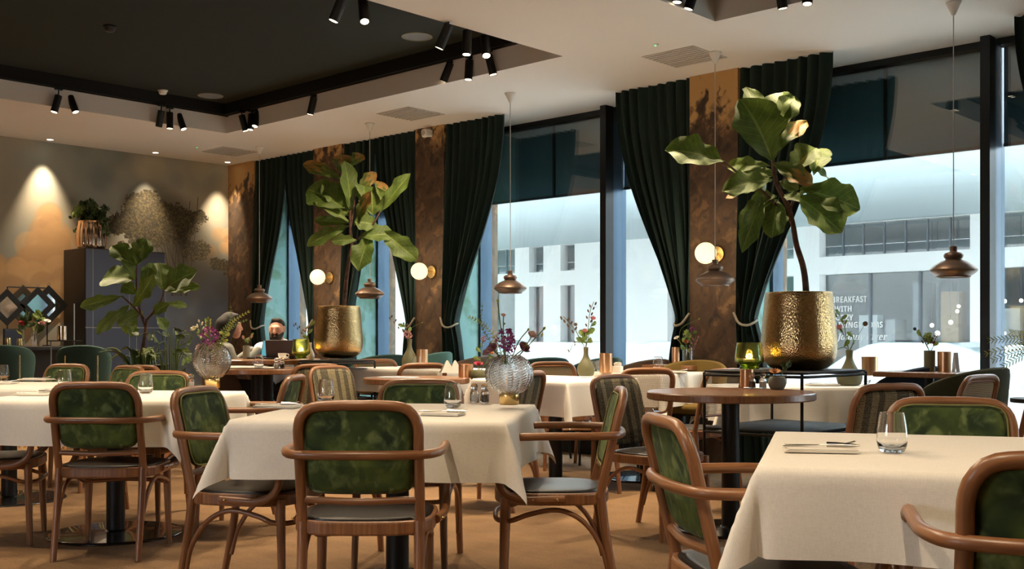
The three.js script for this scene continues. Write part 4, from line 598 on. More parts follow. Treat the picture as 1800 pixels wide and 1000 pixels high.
// mirrors hung as diamonds from a black rack
{
  const X = XM + 0.16, q = onX(50, 507, X), L = onX(13, 504, X), Rr = onX(83, 504, X);
  const t = thing('mirror_rack', 'thin black rack holding the leather-framed diamond mirrors', 'rack', V3(X, 0.985, (L.z + Rr.z) / 2), 0); t.rotation.y = 0; const hw = Math.abs(L.z - Rr.z) / 2, hh = L.y - 0.985;
  obj('top_bar', sweep([[0, hh, -hw], [0, hh, hw]], 0.008, 4, 6), M.blackMetal, t); for (const s of [-1, 1]) obj('upright', sweep([[0, 0, s * hw], [0, hh, s * hw]], 0.008, 4, 6), M.blackMetal, t); for (const s of [-1, 1]) obj('foot', at(rbox(0.2, 0.01, 0.02, 0.003), 0, 0.006, s * hw), M.blackMetal, t);
  [[12, 540, 0.2, 'dark-framed diamond mirror partly hidden at the rack end'], [40, 536, 0.22, 'diamond mirror in a brown leather frame in the middle of the rack'], [66, 536, 0.2, 'narrow-glassed dark diamond frame behind the others on the rack'], [85, 536, 0.22, 'diamond mirror with a black frame next to the cabinet']].forEach(([x, y, s, label], i) => {
    const p = onX(x, y, X + 0.03 - 0.024 * (i % 2)), m = thing('diamond_mirror', label, 'mirror', p, 0); m.rotation.y = 0; const fr = new THREE.Shape([[-s, 0], [0, -s], [s, 0], [0, s]].map(v => new THREE.Vector2(...v))); const k = 0.62; fr.holes.push(new THREE.Path([[-s * k, 0], [0, s * k], [s * k, 0], [0, -s * k]].map(v => new THREE.Vector2(...v))));
    const g = new THREE.ExtrudeGeometry(fr, { depth: 0.012, bevelEnabled: true, bevelSize: 0.003, bevelThickness: 0.003, bevelSegments: 1 }); g.rotateY(Math.PI / 2); obj('frame', g, i === 1 ? std({ color: lin(0.05, 0.04, 0.025), roughness: 0.7 }) : M.blackMetal, m);
    const gl = new THREE.ExtrudeGeometry(new THREE.Shape([[-s * k, 0], [0, -s * k], [s * k, 0], [0, s * k]].map(v => new THREE.Vector2(...v))), { depth: 0.004, bevelEnabled: false }); gl.rotateY(Math.PI / 2); gl.translate(0.001, 0, 0); obj('mirror_glass', gl, std({ color: lin(0.8, 0.8, 0.78), metalness: 1, roughness: 0.06 }), m); obj('hanger', at(new THREE.TorusGeometry(0.016, 0.003, 6, 16).rotateY(Math.PI / 2), 0.006, s + 0.012, 0), M.steel, m);
  });
}
// ------------------------------------------------------------------ hammered pots and fiddle-leaf plants
const leafCache = new Map();
function fiddleLeaf(ratio, cup, seed) {                             // unit length along +y, face along +z; ratio = half width over length
  const r = rng(seed), ph = r() * 6, droop = 0.10 + 0.25 * r(), tw = (r() - 0.5) * 0.7;
  const wAt = t => Math.pow(Math.sin(Math.PI * Math.pow(clamp(t * 0.985 + 0.01), 1.35)), 0.62) * (0.72 + 0.28 * Math.pow(t, 1.2)) * (1 + 0.07 * Math.sin(t * 22 + ph));
  return gridGeo(8, 16, (u, v) => { const s = u * 2 - 1, w = ratio * wAt(v) * (1 + 0.06 * Math.sin(v * 17 + s * 2 + ph)), x = s * w, y = v, z = cup * Math.abs(s) * w * 0.9 + 0.035 * Math.sin(v * 15 + ph + s * 2.5) * Math.abs(s) - droop * (v * v) + tw * x * v; return [x, y, z]; });
}
function placeLeaf(plant, o, bx, by, tx, ty, wpx, d, dz, k, dry, mat) {
  const B = px(bx, by, d), Tp = px(tx, ty, d + dz), L = B.distanceTo(Tp), dir = Tp.clone().sub(B).normalize(), toCam = V3(0, EYE, 0).sub(B).normalize(), r = rng(k * 77 + bx);
  let N = toCam.add(V3((r() - 0.5) * 0.9, 0.35 + 0.4 * r(), (r() - 0.5) * 0.9)); N.sub(dir.clone().multiplyScalar(N.dot(dir))).normalize(); const X = dir.clone().cross(N);
  const ratio = clamp((wpx * d / FOCAL) / 2 / L, 0.08, 0.75), key = Math.round(ratio * 12) + '_' + (k % 4) ; if (!leafCache.has(key)) leafCache.set(key, fiddleLeaf(Math.round(ratio * 12) / 12 + 0.02, 0.35, k * 13 + 5));
  const m = new THREE.Mesh(leafCache.get(key), mat || (dry ? M.leafDry : M.leaf)); m.name = 'leaf'; m.castShadow = m.receiveShadow = true;
  const mx = new THREE.Matrix4().makeBasis(X, dir, N); m.quaternion.setFromRotationMatrix(mx); m.scale.setScalar(L); m.position.copy(B).sub(o); plant.add(m);
}
function bigPlant(potLabel, label, d, potPx, trunks, leaves, potMat = M.hammered, withPot = true) {
  const [cx, top, bot, w] = potPx, base = px(cx, bot, d), k = d / FOCAL, H = (bot - top) * k, rT = w * k / 2;
  if (withPot) {
    const pot = thing('hammered_pot', potLabel, 'plant pot', base, 0);
    obj('body', lathe(smoothPts([[0, 0], [rT * 0.45, 0.0], [rT * 0.72, H * 0.03], [rT * 0.95, H * 0.13], [rT * 1.02, H * 0.28], [rT * 1.0, H * 0.5], [rT * 0.94, H * 0.8], [rT * 0.885, H], [rT * 0.865, H], [rT * 0.9, H * 0.8], [rT * 0.9, H * 0.72], [0, H * 0.72]], 70), 64), potMat, pot);
    obj('soil', at(lathe([[0, 0.012], [rT * 0.88, 0.004], [rT * 0.88, 0]], 32), 0, H * 0.722, 0), M.soil, pot);
  }
  const root = px(trunks[0][0][0], withPot ? bot - (bot - top) * 0.72 : trunks[0][0][1], d); const o = root.clone();
  const pl = thing('fiddle_leaf_plant', label, 'plant', o, 0); pl.rotation.y = 0;
  trunks.forEach((tr, i) => { const pts = tr.map(([x, y, dd = 0]) => px(x, y, d + dd).sub(o)); if (i === 0) pts[0].set(0, 0.0, 0); obj(i ? 'branch' : 'trunk', sweep(pts, u => (i ? 0.012 : 0.023) * (1 - 0.45 * u) , 26, 8), M.bark, pl); });
  leaves.forEach(([bx, by, tx, ty, w2, dz = 0, dry = 0], i) => placeLeaf(pl, o, bx, by, tx, ty, w2 * 1.22, d + (hash(i, 3, 1) - 0.5) * 0.12, dz, i + 1, dry));
  // leaf stalks
  return pl;
}
bigPlant('large hammered brass pot on the stand with the green tealight glass', 'tall fiddle-leaf plant with wide leaves in the large hammered pot', 7.0, [1404, 514, 651, 128],
  [[[1416, 600], [1417, 515], [1412, 470], [1400, 430], [1394, 395], [1384, 360], [1368, 330], [1360, 300], [1358, 275]], [[1394, 392], [1366, 362], [1345, 340], [1312, 315], [1270, 282]], [[1388, 370], [1396, 350], [1404, 338]], [[1368, 330], [1385, 310], [1395, 298]]],
  [[1272, 284, 1182, 250, 62, -0.1], [1357, 284, 1322, 172, 78, -0.12], [1345, 235, 1317, 146, 44, 0.1], [1362, 225, 1372, 155, 50, 0.1], [1364, 228, 1396, 163, 42, 0], [1362, 272, 1402, 210, 16, 0, 1], [1362, 262, 1420, 206, 20, 0.1, 1], [1388, 304, 1434, 252, 48, 0.08], [1430, 308, 1446, 248, 42, 0.2], [1358, 286, 1424, 314, 34, -0.15, 1], [1406, 332, 1516, 352, 54, -0.1], [1402, 345, 1482, 400, 66, -0.15], [1354, 292, 1272, 284, 26, 0.15], [1358, 316, 1282, 318, 38, -0.15], [1340, 328, 1276, 342, 22, -0.05, 1], [1362, 308, 1296, 296, 34, 0.1], [1341, 344, 1310, 424, 30, -0.2], [1367, 352, 1357, 408, 38, -0.15], [1366, 350, 1298, 388, 42, 0.0], [1370, 318, 1402, 330, 24, -0.1], [1382, 342, 1398, 344, 20, -0.2], [1366, 345, 1314, 352, 28, 0.1], [1360, 300, 1330, 330, 30, 0.2], [1400, 345, 1450, 322, 30, 0.2], [1430, 300, 1466, 308, 26, 0.15]]);
bigPlant('smaller-looking hammered brass pot on the far stand near the person in white', 'fiddle-leaf plant with browned leaf tips in the far hammered pot', 10.2, [595, 538, 629, 84],
  [[[603, 590], [605, 540], [609, 490], [614, 455], [618, 432], [616, 405], [615, 370]], [[618, 428], [634, 415], [655, 395], [668, 372]], [[616, 400], [622, 360], [624, 340]]],
  [[600, 315, 532, 280, 20, 0, 1], [604, 366, 542, 322, 54, 0], [617, 372, 612, 284, 40, -0.12], [606, 312, 603, 268, 38, 0.1, 1], [618, 292, 636, 268, 24, 0.05, 1], [614, 368, 570, 322, 38, -0.1], [616, 391, 556, 350, 24, -0.1], [615, 392, 552, 384, 14, 0], [614, 397, 538, 422, 24, -0.1], [627, 422, 586, 420, 16, -0.1], [628, 338, 660, 302, 20, 0, 1], [624, 396, 648, 338, 22, -0.2, 1], [655, 378, 654, 328, 50, -0.05], [668, 374, 715, 303, 26, -0.1], [668, 352, 674, 313, 26, 0.1, 1], [664, 396, 628, 386, 30, -0.1], [634, 417, 690, 404, 28, 0], [670, 404, 726, 450, 36, -0.15], [652, 414, 626, 462, 38, -0.2], [615, 380, 580, 350, 30, 0.1], [640, 350, 640, 320, 26, 0.1]]);
// third plant in the low black planter
{
  const d = 9.9, top = 640, pq = px(252, top, d), h = pq.y; const pn = thing('black_planter', 'tall round black planter behind the olive chairs', 'planter', V3(pq.x, 0, pq.z), 0); const rr = 42 * d / FOCAL;
  obj('body', lathe([[0, 0], [rr * 0.8, 0], [rr * 0.84, 0.01], [rr, h - 0.02], [rr + 0.008, h - 0.015], [rr + 0.008, h], [rr - 0.012, h], [rr - 0.02, h - 0.06], [0, h - 0.06]], 48), M.blackMetal, pn); obj('soil', at(cyl(rr - 0.022, rr - 0.022, 0.01, 32), 0, h - 0.055, 0), M.soil, pn);
  bigPlant('', 'dark fiddle-leaf plant in the black planter before the navy cabinet', d, [252, 640, 655, 84], [[[246, 648], [248, 630], [254, 595], [258, 560]], [[256, 575], [246, 545], [240, 500], [240, 465]], [[258, 562], [272, 545], [286, 522], [288, 500]], [[254, 560], [236, 540], [214, 520]]],
    [[238, 468, 198, 428, 38], [240, 466, 257, 416, 32, 0.1], [235, 466, 250, 438, 16, -0.1], [239, 492, 217, 456, 20, -0.1], [236, 492, 176, 482, 46, 0.1], [241, 517, 213, 498, 22], [245, 512, 270, 462, 24, 0.05], [232, 542, 270, 488, 18, -0.15], [285, 510, 280, 458, 38, 0.1], [287, 510, 332, 472, 46, -0.1], [290, 512, 346, 500, 18, -0.1], [214, 521, 140, 538, 20, -0.1], [230, 537, 166, 577, 16, -0.15], [252, 547, 205, 567, 24, -0.1], [288, 534, 330, 536, 12, 0.1], [265, 553, 292, 534, 18, -0.1], [275, 556, 294, 578, 20, 0], [240, 570, 230, 586, 18, -0.1], [255, 500, 262, 470, 20, 0], [240, 545, 220, 590, 20, 0.1]], null, false);
  const up = thing('low_foliage_plant', 'low bushy green plant at the foot of the dark fiddle-leaf, in the black planter', 'plant', V3(pq.x, h - 0.05, pq.z), 0), r = rng(55);
  for (let k = 0; k < 26; k++) { const a = r() * 6.28, o = 0.06 + 0.26 * r(), pts = [[0.12 * Math.cos(a), 0, 0.12 * Math.sin(a)], [o * 0.8 * Math.cos(a), 0.12 + 0.1 * r(), o * 0.8 * Math.sin(a)], [o * 1.3 * Math.cos(a) , 0.06 + 0.16 * r(), o * 1.3 * Math.sin(a)]]; obj('leaf', sweep(pts, u => 0.022 * Math.sin(Math.PI * clamp(u * 0.95 + 0.04)), 10, 5, false, 0.15), k % 3 ? M.leafDark : M.leafBright, up); }
  const d2 = 9.6, q2 = px(300, 662, d2), sp = thing('spreading_plant', 'yellow-green leafy plant right of the black planter', 'plant', V3(q2.x, 0, q2.z), 0); const topY = px(300, 585, d2).y;
  const st = obj('pot', lathe([[0, 0], [0.15, 0], [0.19, 0.6], [0.18, 0.6], [0.17, 0.55], [0, 0.55]], 32), M.blackMetal, sp);
  for (let k = 0; k < 34; k++) { const a = r() * 6.28, o = 0.1 + 0.26 * r(), y = 0.62 + (topY - 0.62) * (0.25 + 0.8 * r()); const sm = obj('stem', sweep([[0.05 * Math.cos(a), 0.55, 0.05 * Math.sin(a)], [o * 0.5 * Math.cos(a), y, o * 0.5 * Math.sin(a)], [o * Math.cos(a), y + 0.03 - 0.12 * r(), o * Math.sin(a)]], 0.004, 8, 4), M.stem, sp); obj('leaf', at(fiddleLeaf(0.34, 0.3, k + 3).scale(0.11, 0.11, 0.11), o * Math.cos(a), y, o * Math.sin(a), 1.2 + r() * 0.8, -a + r(), r()), k % 2 ? M.leafBright : M.leafDark, sm); }
}
// ------------------------------------------------------------------ table things
const tumblerGeo = (h, r) => lathe(smoothPts([[0, 0.0], [r * 0.62, 0], [r * 0.82, 0.006], [r * 0.98, h * 0.25], [r, h * 0.4], [r * 0.9, h * 0.75], [r * 0.78, h]], 22).concat([[r * 0.755, h]], smoothPts([[r * 0.755, h], [r * 0.87, h * 0.75], [r * 0.965, h * 0.4], [r * 0.93, h * 0.25], [r * 0.7, 0.016], [0, 0.010]], 22)), 36);
const tumblerG = tumblerGeo(0.112, 0.042);
function tumbler(x, y, d, label, group) { const q = px(x, y, d), o = obj('tumbler', tumblerG, M.glass); o.position.copy(q); tag(o, label, 'glass', group); return o; }
const TH = (h) => (x, y) => onH(x, y, h);
function onTop(x, y, h) { return onH(x, y, h); }
function glassOn(x, yBase, h, label, group) { const o = obj('tumbler', tumblerG, M.glass); o.position.copy(onTop(x, yBase, h + 0.001)); tag(o, label, 'glass', group); return o; }
function napkin(x, y, h, phi, label, w = 0.2, l = 0.12, forks = 2, group) {
  const q = onTop(x, y, h + 0.001), t = thing('napkin', label, 'napkin', q, phi, group);
  for (let k = 0; k < 3; k++) obj('fold', at(rbox(w - 0.005 * k, 0.0034, l - 0.008 * k, 0.0016, 2), 0.002 * k, 0.002 + 0.0036 * k, 0.003 * k, 0, 0.02 * (k - 1)), napMat, t);
  if (forks) { cutlery(q, phi - 84, 'fork', h, label); if (forks > 1) cutlery(q, phi - 95, 'knife', h, label); }
}
const napMat = std({ color: lin(0.76, 0.73, 0.67), roughness: 0.95, side: THREE.DoubleSide });
function cutlery(q, phi, kind, h, where) {
  const t = thing('table_' + kind, (kind === 'fork' ? 'steel fork lying on the ' : 'steel knife lying on the ') + where.replace(/^folded /, '').split(' ').slice(0, 12).join(' '), kind, V3(q.x, h + 0.0145, q.z), phi);
  obj('handle', sweep([[0, 0, 0.10], [0, 0.002, 0.03], [0, 0.004, -0.02]], u => 0.0055 - 0.003 * u, 10, 6, false, 0.6), M.steel, t);
  if (kind === 'fork') { obj('head', sweep([[0, 0.004, -0.02], [0, 0.003, -0.045], [0, 0.006, -0.062]], u => 0.003 + 0.008 * Math.sin(clamp(u) * 1.9), 8, 8, false, 0.22), M.steel, t); for (const s of [-1.5, -0.5, 0.5, 1.5]) obj('tine', sweep([[s * 0.005, 0.005, -0.058], [s * 0.0052, 0.008, -0.08], [s * 0.005, 0.014, -0.1]], 0.0014, 5, 5), M.steel, t); }
  else obj('blade', sweep([[0, 0.004, -0.02], [0, 0.004, -0.06], [0.002, 0.004, -0.11]], u => 0.0085 * (1 - 0.75 * u * u), 8, 8, false, 0.14), M.steel, t);
}
function jar(x, y, h, fill, label) { const t = thing('condiment_jar', label, 'jar', onTop(x, y, h + 0.001), 0); obj('glass_body', lathe([[0, 0], [0.019, 0], [0.021, 0.003], [0.021, 0.05], [0.017, 0.058], [0.017, 0.064], [0.0155, 0.064], [0.0155, 0.056], [0.0185, 0.048], [0.0185, 0.006], [0, 0.005]], 24), M.glass, t); obj('contents', at(cyl(0.0175, 0.0175, 0.034, 18), 0, 0.007, 0), fill, t); obj('stopper', at(new THREE.SphereGeometry(0.0175, 16, 12), 0, 0.078, 0), M.glass, t); }
const salt = std({ color: lin(0.8, 0.78, 0.72), roughness: 1 }), pepper = std({ color: lin(0.06, 0.04, 0.025), roughness: 1 });
function candle(x, yb, d, w, hpx, label, mat = M.copper, lit = true) {   // metal cylinder with a flame inside
  const q = px(x, yb, d), k = d / FOCAL, r = w * k / 2, h = hpx * k, t = thing('candle_holder', label, 'candle holder', q, 0);
  obj('cup', lathe([[0, 0.003], [0, 0], [r - 0.003, 0], [r, 0.004], [r, h], [r - 0.003, h], [r - 0.004, 0.012], [0, 0.012]], 32), mat, t);
  obj('candle', at(cyl(r * 0.6, r * 0.6, h * 0.35, 16), 0, 0.012, 0), M.wax, t);
  if (lit) { obj('candle_flame', at(new THREE.SphereGeometry(0.007, 10, 8).scale(1, 2, 1), 0, 0.03 + h * 0.35, 0), M.flame, t); const l = new THREE.PointLight(lin(1, 0.6, 0.2), 0.05, 0, 2); l.position.set(0, 0.034 + h * 0.35, 0); l.castShadow = true; t.add(l); }
}
function tealight(x, yb, d, w, hpx, label) {
  const q = px(x, yb, d), k = d / FOCAL, r = w * k / 2, h = hpx * k, t = thing('tealight_glass', label, 'tealight holder', q, 0);
  const g = lathe(smoothPts([[0, 0], [r * 0.66, 0], [r * 0.7, h * 0.04], [r * 0.62, h * 0.1], [r * 0.7, h * 0.16], [r * 0.98, h * 0.26], [r, h * 0.36], [r * 0.86, h]], 30).concat(smoothPts([[r * 0.83, h], [r * 0.95, h * 0.36], [r * 0.88, h * 0.26], [0, h * 0.2]], 16)), 60), p = g.attributes.position;
  for (let i = 0; i < p.count; i++) { const X = p.getX(i), Z = p.getZ(i), a = Math.atan2(Z, X), y = p.getY(i), f = 1 + 0.012 * Math.sin(a * 30) * sstep(h * 0.3, h * 0.36, y) * (1 - sstep(h * 0.6, h * 0.7, y)); p.setX(i, X * f); p.setZ(i, Z * f); } g.computeVertexNormals();
  obj('glass_cup', g, M.greenGlass, t); obj('tealight', at(cyl(r * 0.4, r * 0.4, h * 0.12, 20), 0, h * 0.23, 0), M.wax, t); obj('candle_flame', at(new THREE.SphereGeometry(0.008, 10, 8).scale(1, 2, 1), 0, h * 0.46, 0), M.flame, t);
  const l = new THREE.PointLight(lin(1, 0.6, 0.2), 0.25, 0, 2); l.position.set(0, h * 0.46, 0); l.castShadow = true; t.add(l);
}
function bottleVase(x, yb, d, w, hpx, label, mat = M.olive, slim = 0) {
  const q = px(x, yb, d), k = d / FOCAL, r = w * k / 2, h = hpx * k, o = obj('bottle_vase', lathe(smoothPts([[0, 0], [r * 0.8, 0], [r * 0.95, h * 0.1], [r, h * 0.25], [r * (slim ? 0.7 : 0.8), h * 0.42], [r * 0.4, h * 0.62], [r * 0.26, h * 0.78], [r * 0.28, h], [r * 0.2, h], [r * 0.18, h * 0.8], [0, h * 0.6]], 60), 40), mat); o.position.copy(q); tag(o, label, 'vase'); return o;
}
function cylVase(x, yb, d, w, hpx, label, mat) { const q = px(x, yb, d), k = d / FOCAL, r = w * k / 2, h = hpx * k, o = obj('cylinder_vase', lathe([[0, 0], [r - 0.002, 0], [r, 0.003], [r, h], [r - 0.005, h], [r - 0.005, 0.01], [0, 0.01]], 28), mat); o.position.copy(q); tag(o, label, 'vase'); return o; }
function globeVase(x, yb, d, w, hpx, label) {                        // ribbed glass globe on a brass foot
  const q = px(x, yb, d), k = d / FOCAL, r = w * k / 2, H = hpx * k, f = H * 0.2, gh = (H - f) / 1.9, t = thing('globe_vase', label, 'vase', q, 0);
  obj('foot', lathe([[0, 0], [r * 0.4, 0], [r * 0.4, f], [r * 0.36, f + 0.004], [0, f + 0.004]], 36), M.gold, t);
  const nA = 96, nB = 72, shell = (k0, flip) => gridGeo(nA, nB, (u, v) => { const uu = flip ? 1 - u : u, a = uu * Math.PI * 2, b = 0.12 + v * 2.62, seg = (uu * 12) % 1, tri = Math.abs(seg - 0.5) * 2, lobe = 0.955 + 0.045 * Math.sqrt(Math.max(0, 1 - Math.pow(seg * 2 - 1, 2))), rib = k0 < 1 ? 1 : 1 + 0.018 * Math.sin(b * 50 + (Math.floor(uu * 12) % 2 ? 1 : -1) * tri * 7), R0 = r * k0 * lobe * rib; return [R0 * Math.sin(Math.PI - b) * Math.cos(a), f + gh * 0.97 + R0 / r * gh * -Math.cos(b), R0 * Math.sin(Math.PI - b) * Math.sin(a)]; });
  obj('glass_globe', [shell(1, true), shell(0.94, false)], M.glass, t); return t;
}
// flowers: each stem a thing of its own
const petalG = (() => { const s = new THREE.Shape(); s.moveTo(0, 0); s.bezierCurveTo(0.5, 0.2, 0.55, 0.9, 0, 1); s.bezierCurveTo(-0.55, 0.9, -0.5, 0.2, 0, 0); return new THREE.ShapeGeometry(s, 4); })();
function blossom(kind, r, seed) {                                   // geometry centred on the origin
  const q = rng(seed), gs = [], pet = (l, w, el, az, y = 0, o = 0) => { const g = petalG.clone(); g.scale(l * w, l, l); const p = g.attributes.position; for (let i = 0; i < p.count; i++) { const yy = p.getY(i) / l; p.setZ(i, p.getZ(i) + l * 0.25 * yy * yy); } g.computeVertexNormals(); g.rotateX(-Math.PI / 2 + el); g.translate(0, 0, 0); g.rotateY(az); g.translate(Math.sin(az) * -o, y, Math.cos(az) * -o); gs.push(g); };
  if (kind === 'rose') { for (let k = 0; k < 5; k++) pet(r * 0.9, 1.1, 0.35, k * 1.26 + 0.2); for (let k = 0; k < 5; k++) pet(r * 0.85, 1.1, 0.9, k * 1.26 + 0.8, 0, r * 0.1); for (let k = 0; k < 4; k++) pet(r * 0.7, 1, 1.25, k * 1.57, 0, r * 0.1); }
  else if (kind === 'cluster') for (let k = 0; k < 150; k++) { const a = q() * 6.28, y = q() * 2 - 1, rr = Math.sqrt(1 - y * y) * r * (0.75 + 0.3 * q()); const g = petalG.clone(); const s = r * (0.22 + 0.16 * q()); g.scale(s, s, s); g.rotateX(q() * 3); g.rotateY(q() * 6); g.rotateZ(q() * 3); g.translate(rr * Math.cos(a), y * r, rr * Math.sin(a)); gs.push(g); }
  else if (kind === 'bud') { for (let k = 0; k < 4; k++) pet(r * 1.6, 0.7, 1.35, k * 1.57, -r * 0.6, r * 0.1); }
  else if (kind === 'daisy') { for (let k = 0; k < 14; k++) pet(r, 0.45, 0.25, k * 0.449); for (let k = 0; k < 10; k++) pet(r * 0.7, 0.5, 0.7, k * 0.628); }
  else gs.push(new THREE.SphereGeometry(r, 12, 10));
  return mergeGeometries(gs.map(clean));
}
let fl = 0;
function flower(pts, d, kind, rpx, mat, label, opt = {}) {           // pts: pixels from the vase mouth to the blossom
  const P3 = pts.map(([x, y, dd = 0]) => px(x, y, d + dd)), o = P3[0], t = thing('flower_stem', label, 'flower', o, 0, opt.group); t.rotation.y = 0; const L = P3.map(p => p.clone().sub(o)); fl++;
  obj('stem', sweep(L.length > 1 ? L : [V3(0, 0, 0), V3(0, 0.01, 0)], (opt.thick || 0.0025), 12, 5), opt.stem || M.stem, t);
  const tip = L[L.length - 1], dir = tip.clone().sub(L[L.length - 2]).normalize(), r = rpx * d / FOCAL;
  if (kind) { const g = blossom(kind, r, fl * 9 + 1); g.applyQuaternion(new THREE.Quaternion().setFromUnitVectors(V3(0, 1, 0), dir.clone().add(V3(SY * 0.5, 0.3, CY * 0.5)).normalize())); g.translate(tip.x, tip.y, tip.z); obj('blossom', g, mat, t); }
  const q = rng(fl * 31), cv = new THREE.CatmullRomCurve3(L);
  for (let k = 0; k < (opt.leaves || 0); k++) { const p = cv.getPoint(0.25 + 0.7 * (k + q()) / opt.leaves), s = (opt.leafPx || 14) * d / FOCAL; obj('leaf', at(fiddleLeaf(0.28, 0.3, fl + k).scale(s, s, s), p.x, p.y, p.z, 0.5 * (q() - 0.5), q() * 6.28, (k % 2 ? 1 : -1) * (0.6 + 0.7 * q())), opt.leafMat || M.leafBright, t); }
  for (let k = 0; k < (opt.buds || 0); k++) { const p = cv.getPoint(0.35 + 0.65 * (k + 0.5) / opt.buds), s = (opt.budPx || 3) * d / FOCAL, sx = (k % 2 ? 1 : -1) * s * 1.6; obj('bud', at(new THREE.SphereGeometry(s, 8, 6).scale(0.6, 1.3, 0.6), p.x + sx * CY, p.y - s * 0.5, p.z - sx * SY, 0, 0, (k % 2 ? -0.5 : 0.5)), opt.budMat || M.twig, t); }
}
function frond(pts, d, npx, mat, label, w = 9, group) {              // pinnate spray
  const P3 = pts.map(([x, y, dd = 0]) => px(x, y, d + dd)), o = P3[0], t = thing('fern_frond', label, 'frond', o, 0, group); t.rotation.y = 0; const cv = new THREE.CatmullRomCurve3(P3.map(p => p.clone().sub(o))), s = w * d / FOCAL;
  obj('rachis', sweep(cv.points, u => 0.0022 * (1 - 0.6 * u), 16, 5), mat, t); const gs = [];
  for (let k = 2; k < npx; k++) for (const sd of [-1, 1]) { const u = k / npx, p = cv.getPoint(u), T0 = cv.getTangent(u), side = T0.clone().cross(V3(SY, 0.2, CY)).normalize().multiplyScalar(sd), e = p.clone().addScaledVector(side, s * (1.05 - 0.6 * u)).addScaledVector(T0, s * 0.5); gs.push(sweep([p, p.clone().lerp(e, 0.5), e], v => 0.0026 * Math.sin(0.2 + 2.8 * v), 4, 4)); }
  obj('leaflets', gs, mat, t).userData.kind = 'stuff';
}
// --- magenta bouquet table
globeVase(895, 711, 4.98, 86, 88, 'ribbed glass globe vase with a brass foot holding the magenta bouquet');
{ const d = 4.98; flower([[890, 640], [889, 615], [887, 596]], d, 'cluster', 17, M.magenta, 'large magenta blossom at the heart of the globe vase bouquet'); flower([[892, 640], [893, 620], [893, 605, -0.05]], d, 'cluster', 13, M.magenta, 'lower magenta blossom in the globe vase bouquet');
  flower([[888, 640], [884, 605], [880, 575], [875, 530]], d, 'bud', 5, M.yellowGreen, 'tall budding stem above the magenta bouquet', { buds: 0 }); flower([[889, 640], [885, 590], [885, 556]], d, 'rose', 7, M.paleRose, 'small cream bud on a stem over the magenta blossoms', { leaves: 2, leafPx: 9 });
  flower([[898, 640], [918, 618], [934, 592]], d, 'rose', 13, M.paleRose, 'pale rose leaning right from the magenta bouquet'); flower([[898, 640], [930, 606], [956, 578]], d, 'bud', 5, M.yellowGreen, 'yellow-green bud right of the pale rose', { buds: 2, budPx: 3, budMat: M.yellowGreen }); flower([[896, 640], [912, 600], [928, 580]], d, 'bud', 4, M.yellowGreen, 'closed green bud above the pale rose');
  flower([[893, 640], [905, 625], [918, 615]], d, 'rose', 17, M.mauve, 'dusky mauve rose at the right lip of the globe vase'); flower([[888, 640], [876, 625], [868, 616]], d, 'rose', 16, M.mauve, 'dusky mauve rose at the left lip of the globe vase'); flower([[886, 640], [870, 630], [858, 622, 0.05]], d, 'rose', 12, M.mauve, 'half-hidden mauve rose behind the globe vase');
  frond([[888, 640], [868, 590], [848, 568], [822, 555]], d, 16, M.yellowGreen, 'brownish fern frond bending left over the jars', 7); frond([[887, 640], [862, 600], [846, 570], [848, 532]], d, 16, M.leafBright, 'upright fern frond left of the magenta blossom', 5); }
glassOn(573, 707, TOPH, 'tumbler between the turned chair and the plaid chairs'); glassOn(796, 716, TOPH, 'tumbler next to the fork near the magenta bouquet');
napkin(487, 716, TOPH, -8, 'folded napkin near the tumbler behind the turned chair', 0.2, 0.13); napkin(778, 729, TOPH, -15, 'folded napkin by the tumbler near the magenta bouquet', 0.17, 0.11);
jar(834, 708, TOPH, salt, 'stoppered salt jar beside the brass-footed magenta vase'); jar(852, 709, TOPH, pepper, 'stoppered pepper jar beside the brass-footed magenta vase');
// --- front table
glassOn(1568, 795, TOPH, 'large-looking tumbler alone on the front white table'); napkin(1440, 792, TOPH, -10, 'folded napkin with cutlery left of the lone tumbler', 0.2, 0.13);
// --- purple bouquet table
globeVase(373, 682, 6.6, 66, 80, 'ribbed glass globe vase with a brass foot holding the purple bouquet');
{ const d = 6.6; flower([[372, 618], [371, 600], [370, 592]], d, 'cluster', 16, M.magenta, 'large purple blossom over the second globe vase'); flower([[368, 618], [352, 595], [342, 580]], d, 'rose', 9, M.cream, 'cream rose left of the purple blossom', { leaves: 3, leafPx: 12 }); flower([[370, 618], [356, 585], [350, 565]], d, 'bud', 4, M.cream, 'cream buds on a stem over the second globe vase', { buds: 6, budPx: 3, budMat: M.cream }); flower([[372, 618], [360, 612], [352, 612]], d, 'rose', 10, M.paleRose, 'pale rose low at the lip of the second globe vase'); flower([[372, 618], [380, 610], [374, 609]], d, 'rose', 12, M.paleRose, 'pale rose under the purple blossom'); flower([[371, 618], [366, 580], [366, 560]], d, 'bud', 4, M.yellowGreen, 'yellow-green catkin stem behind the purple blossom', { buds: 8, budPx: 2.5, budMat: M.yellowGreen, leaves: 2, leafPx: 10 });
  frond([[376, 620], [395, 590], [410, 565], [440, 546]], d, 20, M.yellowGreen, 'green fern frond reaching right from the purple bouquet', 6); frond([[376, 620], [394, 588], [412, 572], [436, 561]], d, 16, M.leafBright, 'lower green fern frond right of the purple bouquet', 5); frond([[375, 620], [388, 585], [404, 565], [406, 536]], d, 16, M.leafBright, 'upright green fern frond right of the purple bouquet', 5); flower([[376, 620], [390, 605], [396, 580]], d, null, 0, M.yellowGreen, 'thin yellow-green twig in the purple bouquet', { leaves: 5, leafPx: 12, leafMat: M.yellowGreen }); }
glassOn(256, 691, TOPH, 'tumbler in front of the olive chair at the purple bouquet table'); jar(336, 684, TOPH, salt, 'stoppered jar left of the brass-footed purple vase'); napkin(62, 694, TOPH, -5, 'folded napkin behind the turned chair at the purple bouquet', 0.2, 0.14);
